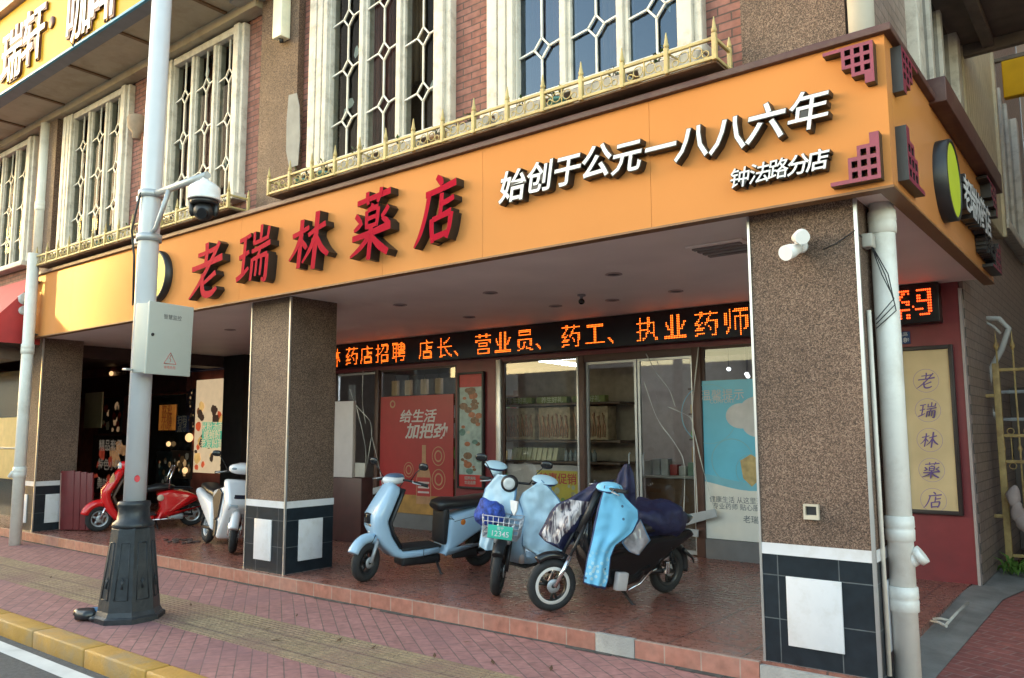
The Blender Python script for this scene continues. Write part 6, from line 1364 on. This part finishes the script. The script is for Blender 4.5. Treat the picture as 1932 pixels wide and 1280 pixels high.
visor('hand_cover', 'pale blue hand cover on the basket scooter grip farther from the moped', 936, 879, loc(bbR, bbA, 1.05, -.36, 1.2), .125, [PALECL, NVRIM], 1)
visor('hand_cover', 'pale blue navy edged hand cover on the basket scooter grip beside the moped', 1028, 907, loc(bbR, bbA, 1.05, .36, 1.1), .135, [PALECL, NVRIM], 2)
# blue cloth bag in the basket
m = MB(); cB = loc(bbR, bbA, 1.38, -.02, .80); m.ell(cB, .17, .11, .14, 20, 14, 2.4)
for v_ in m.bm.verts: v_.co += V((noise.noise(v_.co*11), noise.noise(v_.co*11+V((4, 0, 0))), 1.5*noise.noise(v_.co*9+V((0, 4, 0)))))*.045
solo(m, 'cloth_bag', [mat('blue_check_cloth', (.03, .07, .34), .7, var=.7, vs=24)], 'rumpled bright blue checked bag stuffed in the front basket', 'bag')
m = MB(); m.prism([(-.045, .06), (.05, .05), (.035, -.04), (.0, -.09), (-.035, -.03)], -.01, .01, .004)
for v_ in m.bm.verts: v_.co = v_.co + aP(970, 956, loc(bbR, bbA, 1.53, 0, .8), hB)
solo(m, 'paper_scrap', [WHITE], 'white paper scrap stuck in front of the blue bag', 'paper')
# moped covers
mR = (-3.917, 7.525); hM = V((math.cos(mA), math.sin(mA), 0)); lM = V((-hM.y, hM.x, 0))
def dots(t, s): return 0
SNOW = mat('light_blue_flowered', (.22, .55, .78), .6, var=.05)
def snow_mat():
    m, n, l, b = base_mat('blue_cloth_with_daisies'); tc = n.new('ShaderNodeTexCoord'); vo = n.new('ShaderNodeTexVoronoi'); vo.inputs['Scale'].default_value = 24
    sp = n.new('ShaderNodeSeparateXYZ'); l.new(tc.outputs['Object'], sp.inputs[0]); l.new(tc.outputs['Object'], vo.inputs['Vector'])
    lt = n.new('ShaderNodeMath'); lt.operation = 'LESS_THAN'; lt.inputs[1].default_value = .36; l.new(vo.outputs['Distance'], lt.inputs[0])
    z = n.new('ShaderNodeMapRange'); z.inputs[1].default_value = .20; z.inputs[2].default_value = .40; z.inputs[3].default_value = .75; z.inputs[4].default_value = 0; l.new(sp.outputs[2], z.inputs[0])
    mu = n.new('ShaderNodeMath'); mu.operation = 'MULTIPLY'; l.new(lt.outputs[0], mu.inputs[0]); l.new(z.outputs[0], mu.inputs[1])
    v2 = n.new('ShaderNodeTexVoronoi'); v2.inputs['Scale'].default_value = 8.5; l.new(tc.outputs['Object'], v2.inputs['Vector']); l2 = n.new('ShaderNodeMath'); l2.operation = 'LESS_THAN'; l2.inputs[1].default_value = .12; l.new(v2.outputs['Distance'], l2.inputs[0])
    mx = n.new('ShaderNodeMix'); mx.data_type = 'RGBA'; mx.inputs[6].default_value = (.19, .56, .82, 1); mx.inputs[7].default_value = (.55, .76, .82, 1); l.new(mu.outputs[0], mx.inputs[0])
    m3 = n.new('ShaderNodeMix'); m3.data_type = 'RGBA'; m3.inputs[7].default_value = (.06, .14, .24, 1); l.new(l2.outputs[0], m3.inputs[0]); l.new(mx.outputs[2], m3.inputs[6]); l.new(m3.outputs[2], b.inputs['Base Color'])
    b.inputs['Roughness'].default_value = .6; return m
DAISY = snow_mat()
Pn = loc(mR, mA, .95, .36, .7); nC = (lM*.86+hM*.5).normalized()
sheet('windproof_cover', 'sky blue dotted scooter cover with daisies at its lower end hanging over the moped', [((1140, 916), (1168, 917)), ((1134, 938), (1182, 940)), ((1127, 960), (1204, 962)), ((1122, 985), (1206, 980)), ((1117, 1010), (1192, 1004)), ((1111, 1035), (1162, 1028)), ((1105, 1065), (1152, 1050)), ((1101, 1090), (1148, 1085)), ((1101, 1100), (1141, 1112))], Pn, nC, [DAISY, NVRIM], .03, .025, seed=9, cols=26, flute=.010)
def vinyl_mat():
    m, n, l, b = base_mat('vinyl_painted_glints'); tc = n.new('ShaderNodeTexCoord'); mp = n.new('ShaderNodeMapping'); mp.inputs['Rotation'].default_value = (.3, .5, .6); mp.inputs['Scale'].default_value = (22, 22, 3.2)
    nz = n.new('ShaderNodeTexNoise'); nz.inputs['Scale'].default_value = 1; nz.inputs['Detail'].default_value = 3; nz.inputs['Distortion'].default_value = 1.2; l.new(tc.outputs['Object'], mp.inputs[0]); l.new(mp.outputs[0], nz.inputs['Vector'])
    cr = n.new('ShaderNodeValToRGB'); e = cr.color_ramp.elements; e[0].position = .44; e[0].color = (.05, .04, .06, 1); e[1].position = .62; e[1].color = (.62, .56, .56, 1); l.new(nz.outputs[0], cr.inputs[0]); l.new(cr.outputs[0], b.inputs['Base Color'])  # pale streaks put the vinyl's highlights into its base colour
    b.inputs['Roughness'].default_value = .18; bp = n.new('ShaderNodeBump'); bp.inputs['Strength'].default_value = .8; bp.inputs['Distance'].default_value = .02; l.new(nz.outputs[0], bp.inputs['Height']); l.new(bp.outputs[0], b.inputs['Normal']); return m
VINYL = vinyl_mat()
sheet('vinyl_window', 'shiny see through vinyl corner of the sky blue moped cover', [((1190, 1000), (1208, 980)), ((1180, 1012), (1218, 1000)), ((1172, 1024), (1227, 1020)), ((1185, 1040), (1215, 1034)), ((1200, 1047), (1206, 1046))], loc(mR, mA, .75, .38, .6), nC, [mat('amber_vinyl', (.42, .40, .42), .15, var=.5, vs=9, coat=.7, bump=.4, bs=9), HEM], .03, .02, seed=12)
nN = (hM*.80-lM*.6).normalized()
def nav(t, s): return 1 if (.26 < t < .84 and .05 < s < .80 - .25*t) else 0
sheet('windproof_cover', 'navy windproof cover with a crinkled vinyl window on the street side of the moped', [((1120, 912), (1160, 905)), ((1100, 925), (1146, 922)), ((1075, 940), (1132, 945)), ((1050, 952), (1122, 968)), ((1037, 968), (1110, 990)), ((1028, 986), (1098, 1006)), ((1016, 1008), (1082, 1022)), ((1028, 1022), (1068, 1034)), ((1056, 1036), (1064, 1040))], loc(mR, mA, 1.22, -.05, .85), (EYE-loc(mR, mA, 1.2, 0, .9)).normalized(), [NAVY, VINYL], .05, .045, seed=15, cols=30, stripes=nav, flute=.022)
sheet('windproof_cover', 'navy hood of cloth standing up behind the sky blue hand cover of the moped', [((1178, 876), (1188, 876)), ((1166, 895), (1195, 893)), ((1160, 915), (1198, 915)), ((1158, 935), (1199, 940)), ((1170, 950), (1200, 962))], loc(mR, mA, .95, -.33, 1.1), (EYE-loc(mR, mA, 1.0, -.2, 1.1)).normalized(), [NAVY], .05, .04, seed=20, cols=20, flute=.02)
visor('hand_cover', 'sky blue hand cover on the moped grip nearest the street', 1150, 921, loc(mR, mA, .98, .32, 1.1), .125, [SKYCL, NVRIM], 3, .05)
m = MB(); cS = loc(mR, mA, .16, .0, .74); m.ell(cS, .30, .24, .19, 30, 20, 2.5, Matrix.Rotation(mA, 3, 'Z'))
for v_ in m.bm.verts: v_.co += V((noise.noise(v_.co*6), noise.noise(v_.co*6+V((4, 0, 0))), noise.noise(v_.co*6+V((0, 4, 0)))))*.06 + V((noise.noise(v_.co*15), noise.noise(v_.co*15+V((4, 0, 0))), noise.noise(v_.co*15+V((0, 4, 0)))))*.022
solo(m, 'seat_cover', [NAVY], 'bulky navy cloth bundled over the seat of the black moped', 'cover')
# dry leaves and scraps on the pavement
rr = random.Random(41)
for k, (u, v) in enumerate(((505, 1187), (520, 1208), (640, 1208), (705, 1222), (820, 1238), (930, 1250), (360, 1142), (430, 1175), (560, 1162), (1040, 1262), (880, 1212), (150, 1112), (96, 1090), (700, 1150))):
    p = aZ(u, v, ZS+.014); a = rr.uniform(0, PI); l = rr.uniform(.025, .05); d = V((math.cos(a), math.sin(a), .1)); e = V((-d.y, d.x, .25))
    m = MB(); m.f([m.v(p-d*l), m.v(p+e*l*.4), m.v(p+d*l*1.1+V((0, 0, .012))), m.v(p-e*l*.35+V((0, 0, .006)))])
    solo(m, 'dry_leaf', [mat('dry_leaf_brown', (.10, .05, .025), .8, var=.4)], 'small curled dry leaf lying on the paving', 'leaf', 'dry leaves on the paving')
# ------------------------------------------------------------------ tidy up
for o in bpy.data.objects:
    if '_b' in o: del o['_b']
